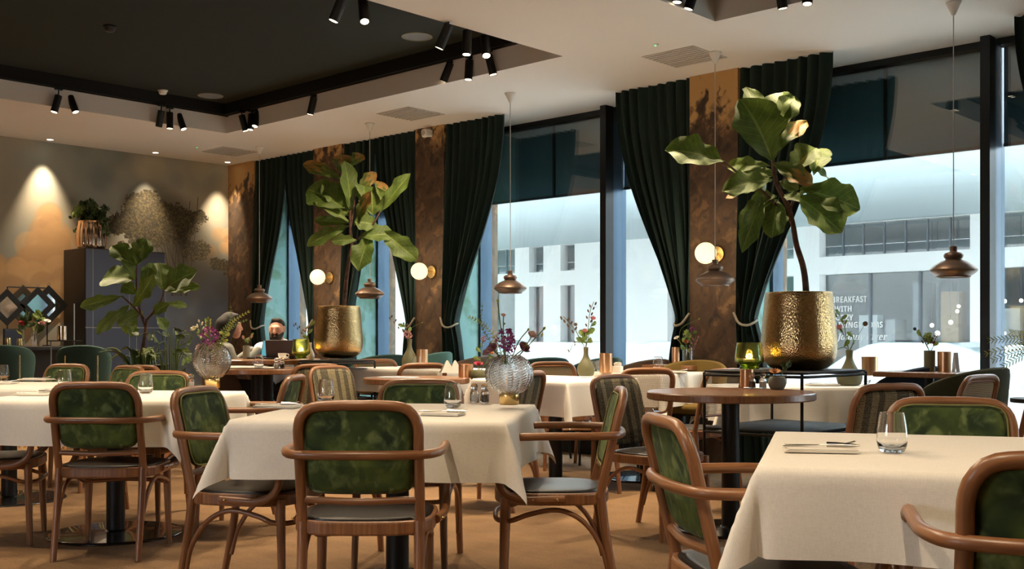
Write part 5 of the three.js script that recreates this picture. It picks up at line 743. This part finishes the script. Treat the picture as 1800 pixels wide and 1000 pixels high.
// --- table before the bar stools
glassOn(114, 681, TOPH, 'tumbler peeping over the turned chair, before the olive armchairs'); glassOn(6, 668, TOPH, 'tumbler at the far end before the bar stools'); napkin(64, 668, TOPH, -5, 'folded napkin on the white table before the bar stools', 0.22, 0.16, 1); napkin(6, 674, TOPH, 0, 'folded napkin beside the end tumbler before the bar stools', 0.16, 0.14, 1);
// --- round table with succulent
{ const d = 6.4; candle(1313, 680, d + 0.14, 24, 31, 'copper tealight cylinder behind the salt and pepper on the round table', M.copper, false); jar(1322, 683, 0.785, pepper, 'stoppered pepper jar on the round wooden table'); jar(1341, 683, 0.785, salt, 'stoppered salt jar on the round wooden table');
  const q = onTop(1366, 684, 0.786), t = thing('small_pot', 'small grey concrete pot on the round wooden table', 'pot', q, 0); obj('body', lathe(smoothPts([[0, 0], [0.035, 0], [0.05, 0.025], [0.052, 0.045], [0.042, 0.072], [0.036, 0.072], [0.044, 0.05], [0, 0.05]], 30), 32), M.ceramicGrey, t);
  flower([[1363, 665], [1362, 656]], d, 'daisy', 12, M.orangeFlower, 'orange bloom in the small grey pot on the round table'); flower([[1368, 665], [1380, 650], [1386, 640]], d, null, 0, M.leaf, 'leafy green sprig in the small grey pot on the round table', { leaves: 7, leafPx: 15, leafMat: M.leafDark }); }
// --- big stand
tealight(1317, 648, 6.86, 50, 46, 'green ribbed tealight glass glowing beside the large hammered pot');
tealight(529, 630, 10.1, 32, 34, 'green tealight glass glowing by the white coffee cup');
// --- round table behind olive chair
candle(819, 664, 8.35, 26, 24, 'copper candle cylinder left of the crimson flower', M.copper); { const d = 8.3, q = px(840, 668, d), t = thing('small_pot', 'small olive bowl holding the crimson flower', 'pot', q, 0); obj('body', lathe(smoothPts([[0, 0], [0.04, 0], [0.06, 0.03], [0.05, 0.075], [0.042, 0.075], [0.05, 0.04], [0, 0.04]], 24), 28), M.olive, t); flower([[840, 656], [841, 642]], d, 'daisy', 10, M.crimson, 'crimson flower low beside the magenta bouquet'); flower([[842, 655], [846, 620], [850, 596]], d, 'cluster', 5, M.mauve, 'tall dusky sprig behind the magenta bouquet', { leaves: 6, leafPx: 14 }); flower([[842, 655], [856, 635], [862, 622]], d, 'rose', 8, M.orangeFlower, 'peach bloom half behind the globe vase', { leaves: 3, leafPx: 12 }); }
{ const q = onH(700, 664, 0.786), m = thing('white_menu', 'white menu card lying on the round table behind the olive chair', 'menu', q, -12); obj('card', at(rbox(0.28, 0.004, 0.16, 0.001), 0, 0.003, 0), M.white, m); obj('inner_sheet', at(rbox(0.26, 0.002, 0.15, 0.0005), 0, 0.006, 0), M.white, m); }
// --- window tables
bottleVase(1030, 660, 8.15, 31, 50, 'olive bottle vase with wild sprigs on the white table by the wide mullion', M.olive);
{ const d = 8.15; flower([[1029, 612], [1034, 575], [1037, 548], [1044, 530]], d, null, 0, M.twig, 'tall seed sprig rising from the olive bottle vase', { buds: 8, budPx: 2.5 }); flower([[1030, 612], [1036, 585], [1042, 562]], d, 'rose', 8, M.pink, 'pink bloom over the olive bottle vase', { leaves: 3, leafPx: 14 }); flower([[1030, 612], [1031, 600], [1028, 584]], d, 'rose', 8, M.pink, 'lower pink bloom over the olive bottle vase', { leaves: 5, leafPx: 20 }); flower([[1029, 612], [1012, 600], [1000, 620]], d, null, 0, M.twig, 'drooping twig beside the olive bottle vase', { buds: 3, budPx: 2 }); flower([[1029, 612], [1014, 585], [1000, 566], [990, 556]], d, null, 0, M.twig, 'arching seed sprig left of the olive bottle vase', { buds: 7, budPx: 3 }); flower([[1029, 612], [1016, 590], [1012, 570]], d, 'ball', 3, M.twig, 'round seed head left of the olive bottle vase', { thick: 0.0015 }); }
candle(1065, 655, 8.3, 23, 34, 'copper candle cylinder right of the olive bottle vase', M.copper); glassOn(1048, 659, 0.791, 'tumbler between the olive bottle vase and the copper candle'); glassOn(1056, 656, 0.791, 'tumbler half hidden by the copper candle near the wide mullion');
{ const q = px(1086, 655, 8.35), t = thing('sugar_box', 'white box of sugar sachets by the wide mullion', 'box', q, -30); obj('box', at(rbox(0.07, 0.05, 0.05, 0.004), 0, 0.025, 0), M.porcelain, t); for (let k = 0; k < 4; k++) obj('sachet', at(rbox(0.05, 0.04, 0.004, 0.001), 0, 0.058, -0.015 + 0.01 * k, 0.1, 0, 0.1 * (k - 1)), M.white, t); }
glassOn(1157, 652, 0.821, 'tumbler on the white cloth beneath the globe light pillar'); napkin(1185, 655, 0.821, -10, 'folded napkin on the white cloth beneath the globe light pillar', 0.2, 0.14, 1);
candle(1188, 643, 8.85, 14, 33, 'slim copper candle cylinder beside the glass of mixed flowers', M.copper); cylVase(1209, 643, 8.85, 18, 32, 'clear glass of mixed flowers by the papered pillar', M.thinGlass);
{ const d = 8.85; flower([[1208, 640], [1206, 600], [1200, 586]], d, null, 0, M.leaf, 'bright green leaf spray in the glass by the pillar', { leaves: 5, leafPx: 18 }); flower([[1210, 640], [1214, 600], [1216, 580]], d, 'cluster', 5, M.magenta, 'small violet bloom in the glass by the pillar', { leaves: 2, leafPx: 12 }); flower([[1209, 640], [1206, 612], [1206, 603]], d, 'rose', 8, M.orangeFlower, 'peach bloom low in the glass by the pillar', { leaves: 2, leafPx: 14 }); flower([[1209, 640], [1216, 610], [1224, 590]], d, null, 0, M.twig, 'dark berry sprig in the glass by the pillar', { buds: 8, budPx: 2.5, budMat: M.mauve }); flower([[1209, 640], [1198, 605], [1190, 595]], d, 'daisy', 6, M.white, 'white bloom at the left of the glass by the pillar'); flower([[1206, 640], [1196, 580], [1228, 561]], d, 'bud', 3, M.yellowGreen, 'long bare stem with a small bud by the pillar', { thick: 0.002 }); }
// --- long white table behind the big pot
bottleVase(1493, 676, 7.95, 44, 61, 'olive bottle vase with a pink bud behind the end of the black stand', M.olive, 1);
{ const d = 7.95; flower([[1492, 616], [1484, 590], [1476, 578]], d, 'rose', 9, M.pink, 'pink bloom leaning left behind the large pot'); flower([[1492, 616], [1484, 575], [1472, 545]], d, null, 0, M.leaf, 'tall leafy bud stem behind the large pot', { leaves: 6, leafPx: 13, buds: 3, budPx: 4, budMat: M.leafBright }); flower([[1494, 616], [1508, 590], [1521, 569]], d, 'ball', 4.5, M.twig, 'round brown seed head on a thin stem', { thick: 0.0015 }); flower([[1493, 616], [1500, 600], [1497, 585]], d, null, 0, M.leaf, 'short leafy stem right in the olive vase', { leaves: 3, leafPx: 14 }); flower([[1492, 616], [1484, 610], [1472, 614]], d, null, 0, M.leaf, 'bent leaf stem at the olive vase lip', { leaves: 2, leafPx: 16 }); }
candle(1529, 660, 8.0, 28, 33, 'wide copper candle cylinder right of the olive vase with the pink bud', M.copper, true); glassOn(1521, 674, 0.741, 'tumbler before the wide copper candle cylinder'); glassOn(1620, 671, 0.741, 'tumbler in front of the green cylinder vase'); napkin(1570, 677, 0.741, 0, 'folded napkin between two tumblers on the long white table', 0.2, 0.14, 1); napkin(1445, 677, 0.741, 0, 'folded napkin on the long white table under the black stand', 0.22, 0.15, 1);
cylVase(1634, 656, 7.2, 19, 40, 'dark green cylinder vase on the tall window table', M.olive); candle(1660, 656, 7.15, 23, 38, 'hammered copper candle cylinder on the tall window table', M.copper); { const t = thing('standing_menu', 'white standing menu card on the tall window table', 'menu', px(1680, 656, 7.15), 20); obj('card', at(rbox(0.03, 0.135, 0.002, 0.0008), 0, 0.068, 0.012, -0.15), M.white, t); obj('card_back', at(rbox(0.03, 0.135, 0.002, 0.0008), 0, 0.068, -0.012, 0.15), M.white, t); }
{ const d = 7.2; flower([[1634, 618], [1626, 600], [1619, 590]], d, null, 0, M.leaf, 'bright leafy sprig in the dark green cylinder vase', { leaves: 8, leafPx: 17, buds: 2, budPx: 2.5 }); flower([[1636, 618], [1640, 610], [1641, 605]], d, 'daisy', 7, M.crimson, 'crimson bloom in the dark green cylinder vase', { leaves: 2, leafPx: 12 }); flower([[1635, 618], [1640, 598], [1648, 585]], d, null, 0, M.twig, 'fine grey twig spray in the dark green cylinder vase', { buds: 9, budPx: 1.6, thick: 0.0012 }); flower([[1634, 618], [1616, 585], [1608, 578]], d, 'ball', 3, M.loungeBlue, 'small blue thistle in the dark green cylinder vase'); }
// --- far white table
bottleVase(720, 646, 10.2, 28, 50, 'olive bottle vase with a pink flower by the far pillar', M.olive); { const d = 10.2; flower([[720, 598], [718, 592], [717, 588]], d, 'cluster', 7, M.pink, 'pink flower on the far olive vase'); flower([[721, 598], [714, 580], [709, 566]], d, null, 0, M.leaf, 'green leaf sprig on the far olive vase', { leaves: 3, leafPx: 13, buds: 2, budPx: 3 }); flower([[720, 598], [722, 578], [742, 567]], d, 'bud', 2, M.yellowGreen, 'bare twig leaning right from the far olive vase', { thick: 0.002 }); flower([[720, 598], [700, 570], [684, 553]], d, null, 0, M.twig, 'fine seed twig left of the far olive vase', { buds: 6, budPx: 2, thick: 0.0012 }); }
candle(742, 640, 10.2, 20, 26, 'copper candle cylinder beside the far olive vase', M.copper); glassOn(733, 648, 0.801, 'tumbler at the foot of the far olive vase');
for (const [x, label] of [[786, 'white napkin folded to a peak near the copper candle'], [800, 'second peaked white napkin right of the first']]) { const q = onH(x, 655, 0.801), t = thing('peaked_napkin', label, 'napkin', q, 20); for (const s of [-1, 1]) obj('fold', gridGeo(6, 6, (u, v) => [(u - 0.5) * 0.12 * (1 - 0.9 * v), 0.1 * v, s * 0.035 * (1 - v)]), napMat, t); }
// --- near fern at the right edge
{ const d = 5.4; const q = px(1830, 690, d); [[[1830, 650], [1800, 600], [1735, 598]], [[1832, 650], [1806, 612], [1730, 622]], [[1834, 650], [1806, 618], [1742, 634]], [[1836, 650], [1812, 596], [1775, 584]], [[1836, 650], [1815, 622], [1760, 645]]].forEach((p, i) => frond(p, d, 22, i % 2 ? M.yellowGreen : M.leafBright, 'feathery fern frond reaching over the olive lounge chair', 13, 'fern fronds by the olive lounge chair')); bottleVase(1833, 700, d, 30, 52, 'olive vase just outside the picture holding fern fronds', M.olive);
  const st = thing('side_pedestal', 'slim black pedestal under the fern vase', 'pedestal', V3(q.x, 0, q.z), 0), h = px(1833, 700, d).y; obj('column', cyl(0.03, 0.03, h - 0.03, 20), M.blackMetal, st); obj('plate', cyl(0.14, 0.14, 0.02, 32).translate(0, h - 0.021, 0), M.blackMetal, st); obj('foot', cyl(0.15, 0.14, 0.02, 32), M.blackMetal, st); }
// --- counter things at the left
{ const d = 11.2; const hC = 0.986, f = (x) => onH(x, 608, hC);
  candle(14, 608, d, 10, 14, 'small amber tealight glass at the counter end', M.gold); candle(35, 608, d, 10, 13, 'small amber tealight glass beside the dark menu board', M.gold); candle(109, 598, 11.4, 16, 25, 'lit copper lantern cylinder beside the navy cabinet', M.copperBright);
  cylVase(41, 609, d, 7, 32, 'slim glass vase with red roses on the counter', M.thinGlass); cylVase(60, 609, d, 10, 34, 'clear glass vase with pink blooms on the counter', M.thinGlass);
  flower([[41, 600], [40, 580], [40, 572]], d, 'rose', 11, M.crimson, 'crimson rose before the diamond mirrors', { leaves: 4, leafPx: 16, leafMat: M.leafDark }); flower([[60, 600], [68, 580], [73, 571]], d, 'rose', 8, M.pink, 'pink rose right of the crimson one', { leaves: 5, leafPx: 18, leafMat: M.leafDark }); flower([[60, 600], [76, 580], [83, 566]], d, 'daisy', 7, M.white, 'white lily beside the pink rose'); flower([[60, 600], [64, 575], [76, 552]], d, null, 0, M.leaf, 'green leafy branch over the counter flowers', { leaves: 9, leafPx: 16 }); flower([[42, 600], [46, 570], [52, 556]], d, null, 0, M.leaf, 'dark leafy branch between the two counter vases', { leaves: 8, leafPx: 18, leafMat: M.leafDark });
  const b = thing('menu_board', 'small dark board leaning behind the tealights on the counter', 'board', onX(22, 608, XM + 0.3), 0); b.rotation.y = 0; b.position.y = hC; obj('frame', at(rbox(0.02, 0.19, 0.2, 0.004), 0, 0.095, 0), M.blackMetal, b); obj('slate', at(rbox(0.006, 0.165, 0.175, 0.002), 0.011, 0.095, 0), M.cabinet, b); }
{ const q = onX(109, 598, XM + 0.62), t = thing('lantern_ledge', 'small thin metal stand under the lit copper lantern', 'stand', V3(q.x, 0, q.z), 0), L = px(109, 598, 11.4), h = L.y; t.position.set(L.x, 0, L.z); obj('ledge', at(rbox(0.3, 0.01, 0.16, 0.003), 0.03, h - 0.006, 0), M.blackMetal, t); for (const [sx, sz] of [[-1, 0], [1, 0]]) obj('post', cyl(0.008, 0.008, h + (sx > 0 ? 0.38 : -0.01), 8).translate(0.03 + sx * 0.12, 0, 0.06), M.trimLine, t); }
// ------------------------------------------------------------------ two guests
function sdfMesh(bones, lo, hi, res, k = 0.03) {                     // bones: [ax, ay, az, ra, bx, by, bz, rb]
  const mc = new MarchingCubes(res, new THREE.MeshBasicMaterial(), false, false, 60000); mc.isolation = 0; const half = (hi.clone().sub(lo)).multiplyScalar(0.5), mid = lo.clone().add(hi).multiplyScalar(0.5), S = Math.max(half.x, half.y, half.z);
  for (let z = 0; z < res; z++) for (let y = 0; y < res; y++) for (let x = 0; x < res; x++) {
    const p = V3((x - res / 2) / (res / 2) * S + mid.x, (y - res / 2) / (res / 2) * S + mid.y, (z - res / 2) / (res / 2) * S + mid.z); let f = 9;
    for (const b of bones) { const bx = b[4] - b[0], by = b[5] - b[1], bz = b[6] - b[2], px0 = p.x - b[0], py0 = p.y - b[1], pz0 = p.z - b[2], t = clamp((px0 * bx + py0 * by + pz0 * bz) / (bx * bx + by * by + bz * bz + 1e-9)), dd = Math.hypot(px0 - bx * t, py0 - by * t, (pz0 - bz * t) * (b[8] || 1)) - (b[3] + (b[7] - b[3]) * t); const h = clamp(0.5 + 0.5 * (f - dd) / k); f = f * (1 - h) + dd * h - k * h * (1 - h); }
    mc.field[x + y * res + z * res * res] = -f;
  }
  mc.update(); const n = mc.count, g = new THREE.BufferGeometry(), pa = new Float32Array(n * 3), na = new Float32Array(n * 3);
  for (let i = 0; i < n * 3; i++) { pa[i] = mc.positionArray[i] * S + [mid.x, mid.y, mid.z][i % 3]; na[i] = mc.normalArray[i]; }
  g.setAttribute('position', new THREE.BufferAttribute(pa, 3)); g.setAttribute('normal', new THREE.BufferAttribute(na, 3)); const m = mergeVertices(g.deleteAttribute('normal'), 1e-4); m.computeVertexNormals(); return clean(m);
}
function hand(x, y, z, s, fwd) { const o = [[x, y, z + 0.03 * fwd, 0.024, x, y, z - 0.035 * -fwd * -1, 0.026]]; for (let i = 0; i < 4; i++) { const fx = x + (i - 1.5) * 0.019, L = [0.05, 0.062, 0.066, 0.055][i]; o.push([fx, y, z - 0.03, 0.0095, fx, y + 0.008, z - 0.03 - L * 0.55, 0.009]); o.push([fx, y + 0.008, z - 0.03 - L * 0.55, 0.009, fx, y - 0.012, z - 0.03 - L, 0.008]); } o.push([x - s * 0.024, y, z, 0.011, x - s * 0.045, y - 0.004, z - 0.035, 0.009]); return o; }
function headBones(h, fz, tiltF) { return [[0, h + 0.03, fz + 0.015, 0.074, 0, h - 0.0, fz - 0.005, 0.07], [0, h - 0.03, fz - 0.025, 0.066, 0, h - 0.085, fz - 0.045, 0.042], [0, h + 0.0, fz - 0.082, 0.012, 0, h - 0.035, fz - 0.098, 0.015], [-0.07, h - 0.02, fz + 0.012, 0.016, -0.072, h + 0.012, fz + 0.016, 0.017], [0.07, h - 0.02, fz + 0.012, 0.016, 0.072, h + 0.012, fz + 0.016, 0.017], [-0.03, h + 0.018, fz - 0.07, 0.014, 0.03, h + 0.018, fz - 0.07, 0.014], [-0.02, h - 0.066, fz - 0.078, 0.01, 0.02, h - 0.066, fz - 0.078, 0.01]]; }
{ // man in a white shirt behind his laptop, looking down
  const d = 11.15, hd = 1.20, q = P((489 - 900) * d / FOCAL, d), t = thing('person', 'person in a white shirt with short hair and beard working at a laptop', 'person', q, 178); const s = 0.0;
  const face = headBones(hd, -0.06); const skinBones = [...face, [0, hd - 0.08, -0.02, 0.055, 0, hd - 0.18, 0.02, 0.062]];
  const body = [[0, 0.62, 0.06, 0.15, 0, 0.95, 0.03, 0.16, 1.35], [-0.15, 0.99, 0.03, 0.075, 0.15, 0.99, 0.03, 0.075], [0, hd - 0.15, 0.02, 0.062, 0, 0.98, 0.03, 0.1]];
  for (const e of [-1, 1]) body.push([e * 0.2, 0.99, 0.03, 0.068, e * 0.27, 0.82, -0.08, 0.055], [e * 0.27, 0.82, -0.08, 0.055, e * 0.16, 0.955, -0.28, 0.042]);
  for (const e of [-1, 1]) body.push([e * 0.1, 0.6, 0.05, 0.1, e * 0.13, 0.58, -0.38, 0.075], [e * 0.13, 0.58, -0.38, 0.075, e * 0.14, 0.1, -0.34, 0.05], [e * 0.14, 0.08, -0.32, 0.05, e * 0.15, 0.045, -0.46, 0.04]);
  const hands = []; for (const e of [-1, 1]) hands.push(...hand(e * 0.12, 0.955, -0.33, e, 1));
  const m = obj('body', sdfMesh(skinBones, V3(-0.15, hd - 0.22, -0.24), V3(0.15, hd + 0.16, 0.16), 56, 0.02), M.skin, t);
  obj('shirt', sdfMesh(body.slice(0, 7), V3(-0.4, 0.42, -0.42), V3(0.4, 1.14, 0.3), 64, 0.045), M.shirt, t); obj('trousers', sdfMesh(body.slice(7), V3(-0.35, 0, -0.55), V3(0.35, 0.75, 0.25), 52, 0.04), M.trousers, t); obj('hands', sdfMesh(hands, V3(-0.22, 0.86, -0.46), V3(0.22, 1.04, -0.24), 88, 0.008), M.skin, t);
  obj('hair', sdfMesh([[0, hd + 0.042, -0.032, 0.079, 0, hd + 0.02, -0.016, 0.079], [0, hd + 0.01, -0.008, 0.07, 0, hd - 0.05, -0.005, 0.052], [-0.03, hd + 0.092, -0.075, 0.022, 0.03, hd + 0.095, -0.075, 0.024]], V3(-0.13, hd - 0.14, -0.18), V3(0.13, hd + 0.18, 0.14), 40, 0.02), M.hair, t);
  obj('beard', sdfMesh([[-0.048, hd - 0.045, -0.075, 0.03, -0.02, hd - 0.09, -0.11, 0.044], [0.048, hd - 0.045, -0.075, 0.03, 0.02, hd - 0.09, -0.11, 0.044], [-0.022, hd - 0.05, -0.146, 0.013, 0.022, hd - 0.05, -0.146, 0.013]], V3(-0.12, hd - 0.18, -0.22), V3(0.12, hd + 0.02, 0.02), 40, 0.015), M.hair, t);
  for (const e of [-1, 1]) obj('eye', at(new THREE.SphereGeometry(0.0075, 10, 8), e * 0.029, hd - 0.002, -0.134), M.hair, t);
  t.scale.setScalar(0.97); const c = lounge((489 - 900) * d / FOCAL, d + 0.06, 178, M.loungeBrown, 'brown lounge chair the person in the white shirt sits on', 'lounge_chair', 'lounge chair', 0.86, 0.26);
}
{ // woman with long dark hair, seen from behind, facing her laptop
  const d = 10.75, hd = 1.20, a = (398 - 900) * d / FOCAL, t = thing('person', 'person in a grey sweater with long dark hair seen from behind', 'person', P(a, d), -62);
  const skin = [...headBones(hd, -0.05), [0, hd - 0.08, -0.01, 0.045, 0, hd - 0.18, 0.02, 0.05]]; obj('body', sdfMesh(skin, V3(-0.14, hd - 0.22, -0.22), V3(0.14, hd + 0.16, 0.16), 52, 0.02), M.skin, t);
  const torso = [[0, 0.62, 0.06, 0.13, 0, 0.92, 0.04, 0.135, 1.3], [-0.12, 0.965, 0.03, 0.066, 0.12, 0.965, 0.03, 0.066]]; for (const e of [-1, 1]) torso.push([e * 0.165, 0.96, 0.03, 0.06, e * 0.22, 0.76, -0.06, 0.05], [e * 0.22, 0.77, -0.06, 0.05, e * 0.13, 0.955, -0.28, 0.038]);
  obj('sweater', sdfMesh(torso, V3(-0.36, 0.44, -0.42), V3(0.36, 1.1, 0.3), 60, 0.045), M.sweater, t);
  const lg = []; for (const e of [-1, 1]) lg.push([e * 0.09, 0.6, 0.05, 0.095, e * 0.1, 0.58, -0.36, 0.07], [e * 0.1, 0.58, -0.36, 0.07, e * 0.1, 0.1, -0.32, 0.045], [e * 0.1, 0.08, -0.3, 0.045, e * 0.11, 0.04, -0.42, 0.036]); obj('trousers', sdfMesh(lg, V3(-0.3, 0, -0.5), V3(0.3, 0.74, 0.24), 48, 0.04), M.trousers, t);
  const hands = []; for (const e of [-1, 1]) hands.push(...hand(e * 0.1, 0.95, -0.33, e, 1)); obj('hands', sdfMesh(hands, V3(-0.2, 0.86, -0.46), V3(0.2, 1.04, -0.24), 88, 0.008), M.skin, t);
  obj('hair', sdfMesh([[0, hd + 0.045, -0.03, 0.09, 0, hd + 0.0, 0.0, 0.098], [0, hd, 0.01, 0.095, 0, hd - 0.17, 0.06, 0.075], [-0.06, hd + 0.02, -0.04, 0.045, -0.075, hd - 0.2, 0.03, 0.04], [0.06, hd + 0.02, -0.04, 0.045, 0.075, hd - 0.2, 0.03, 0.04], [-0.05, hd + 0.09, -0.09, 0.025, 0.05, hd + 0.09, -0.09, 0.025]], V3(-0.16, hd - 0.3, -0.14), V3(0.16, hd + 0.17, 0.2), 48, 0.025), M.hair, t);
  lounge(a, d + 0.02, -62, M.loungeBrown, 'brown lounge chair the long-haired person sits on', 'lounge_chair', 'lounge chair', 0.82, 0.25);
}
function laptop(a, d, h, phi, label, lidMat, screenMat) { const t = thing('laptop', label, 'laptop', P(a, d, h), phi); obj('base', at(rbox(0.3, 0.014, 0.21, 0.004), 0, 0.008, 0), M.blackMetal, t); obj('keyboard', at(rbox(0.26, 0.002, 0.1, 0.0005), 0, 0.016, -0.02), M.frameDark, t); const lid = obj('lid', at(rbox(0.29, 0.17, 0.008, 0.003), 0, 0.098, -0.122, -0.22), lidMat, t); obj('screen', at(rbox(0.27, 0.15, 0.002, 0.0005), 0, 0.1, -0.1165, -0.22), screenMat, lid); }
laptop(-2.39, 10.60, 0.876, -28, 'open laptop with a lit blue-green screen before the long-haired person', M.blackMetal, M.screen);
laptop(-2.21, 10.62, 0.876, 176, 'dark laptop lid seen from behind before the person in white', std({ color: lin(0.03, 0.022, 0.03), roughness: 0.5 }), M.frameDark);
{ const q = P((496 - 900) * 10.3 / FOCAL, 10.3, 0.876), t = thing('coffee_cup', 'white coffee cup on a saucer before the dark laptop', 'cup', q, 0); obj('saucer', lathe([[0, 0], [0.04, 0], [0.07, 0.012], [0.068, 0.015], [0.04, 0.005], [0, 0.005]], 28), M.porcelain, t); obj('cup', lathe([[0, 0.006], [0.022, 0.006], [0.036, 0.03], [0.04, 0.06], [0.037, 0.06], [0.033, 0.032], [0.02, 0.012], [0, 0.011]], 28), M.porcelain, t); obj('handle', at(new THREE.TorusGeometry(0.015, 0.004, 8, 16), 0.048, 0.038, 0), M.porcelain, t); }
// things on the round table with runners
{ for (const [x, y, l, w] of [[440, 647, 0.5, 0.3], [424, 645, 0.4, 0.3]]) { const q = onH(x, y, 0.821), m = thing('table_runner', x > 430 ? 'white paper runner across the round table behind the purple bouquet' : 'folded white runner at the back of the round table by the purple bouquet', 'runner', q, -10); obj('sheet', at(gridGeo(8, 6, (u, v) => [(u - 0.5) * l, 0.002 + 0.004 * Math.sin(u * 6) * Math.sin(v * 4) + 0.004, (v - 0.5) * w]), 0, 0, 0), M.linen, m); obj('hem', at(sweep([[-l / 2, 0.004, w / 2], [0, 0.006, w / 2], [l / 2, 0.004, w / 2]], 0.002, 8, 5), 0, 0, 0), M.napkin, m); }
  for (const [x, f, label] of [[486, salt, 'stoppered salt jar behind the dark plaid chair'], [496, pepper, 'stoppered pepper jar behind the dark plaid chair']]) jar(x, 648, 0.821, f, label);
  glassOn(455, 647, 0.821, 'tumbler on the round table behind the purple bouquet');
  cylVase(433, 633, 10.6, 12, 26, 'grey vase with protea buds beside the long-haired person', M.ceramicGrey); for (const [x, y] of [[428, 594], [436, 598], [442, 592]]) flower([[433, 610], [(433 + x) / 2, 602], [x, y]], 10.6, 'bud', 5, M.paleRose, 'pale protea bud stem beside the long-haired person', { leaves: 2, leafPx: 10, group: 'protea stems beside the long-haired person' });
  bottleVase(546, 632, 10.4, 14, 30, 'pale slender vase left of the far hammered pot', M.porcelain); flower([[545, 606], [542, 590], [548, 565]], 10.4, null, 0, M.leaf, 'yellow-green leafy sprig left of the far hammered pot', { leaves: 4, leafPx: 12 }); flower([[545, 606], [540, 592], [537, 583]], 10.4, 'rose', 6, M.paleRose, 'pale pink bloom left of the far hammered pot'); flower([[545, 606], [530, 580], [515, 567]], 10.4, null, 0, M.twig, 'fine seed twig before the person in white', { buds: 6, budPx: 2, thick: 0.0012 }); }
renderer.render(scene, camera);
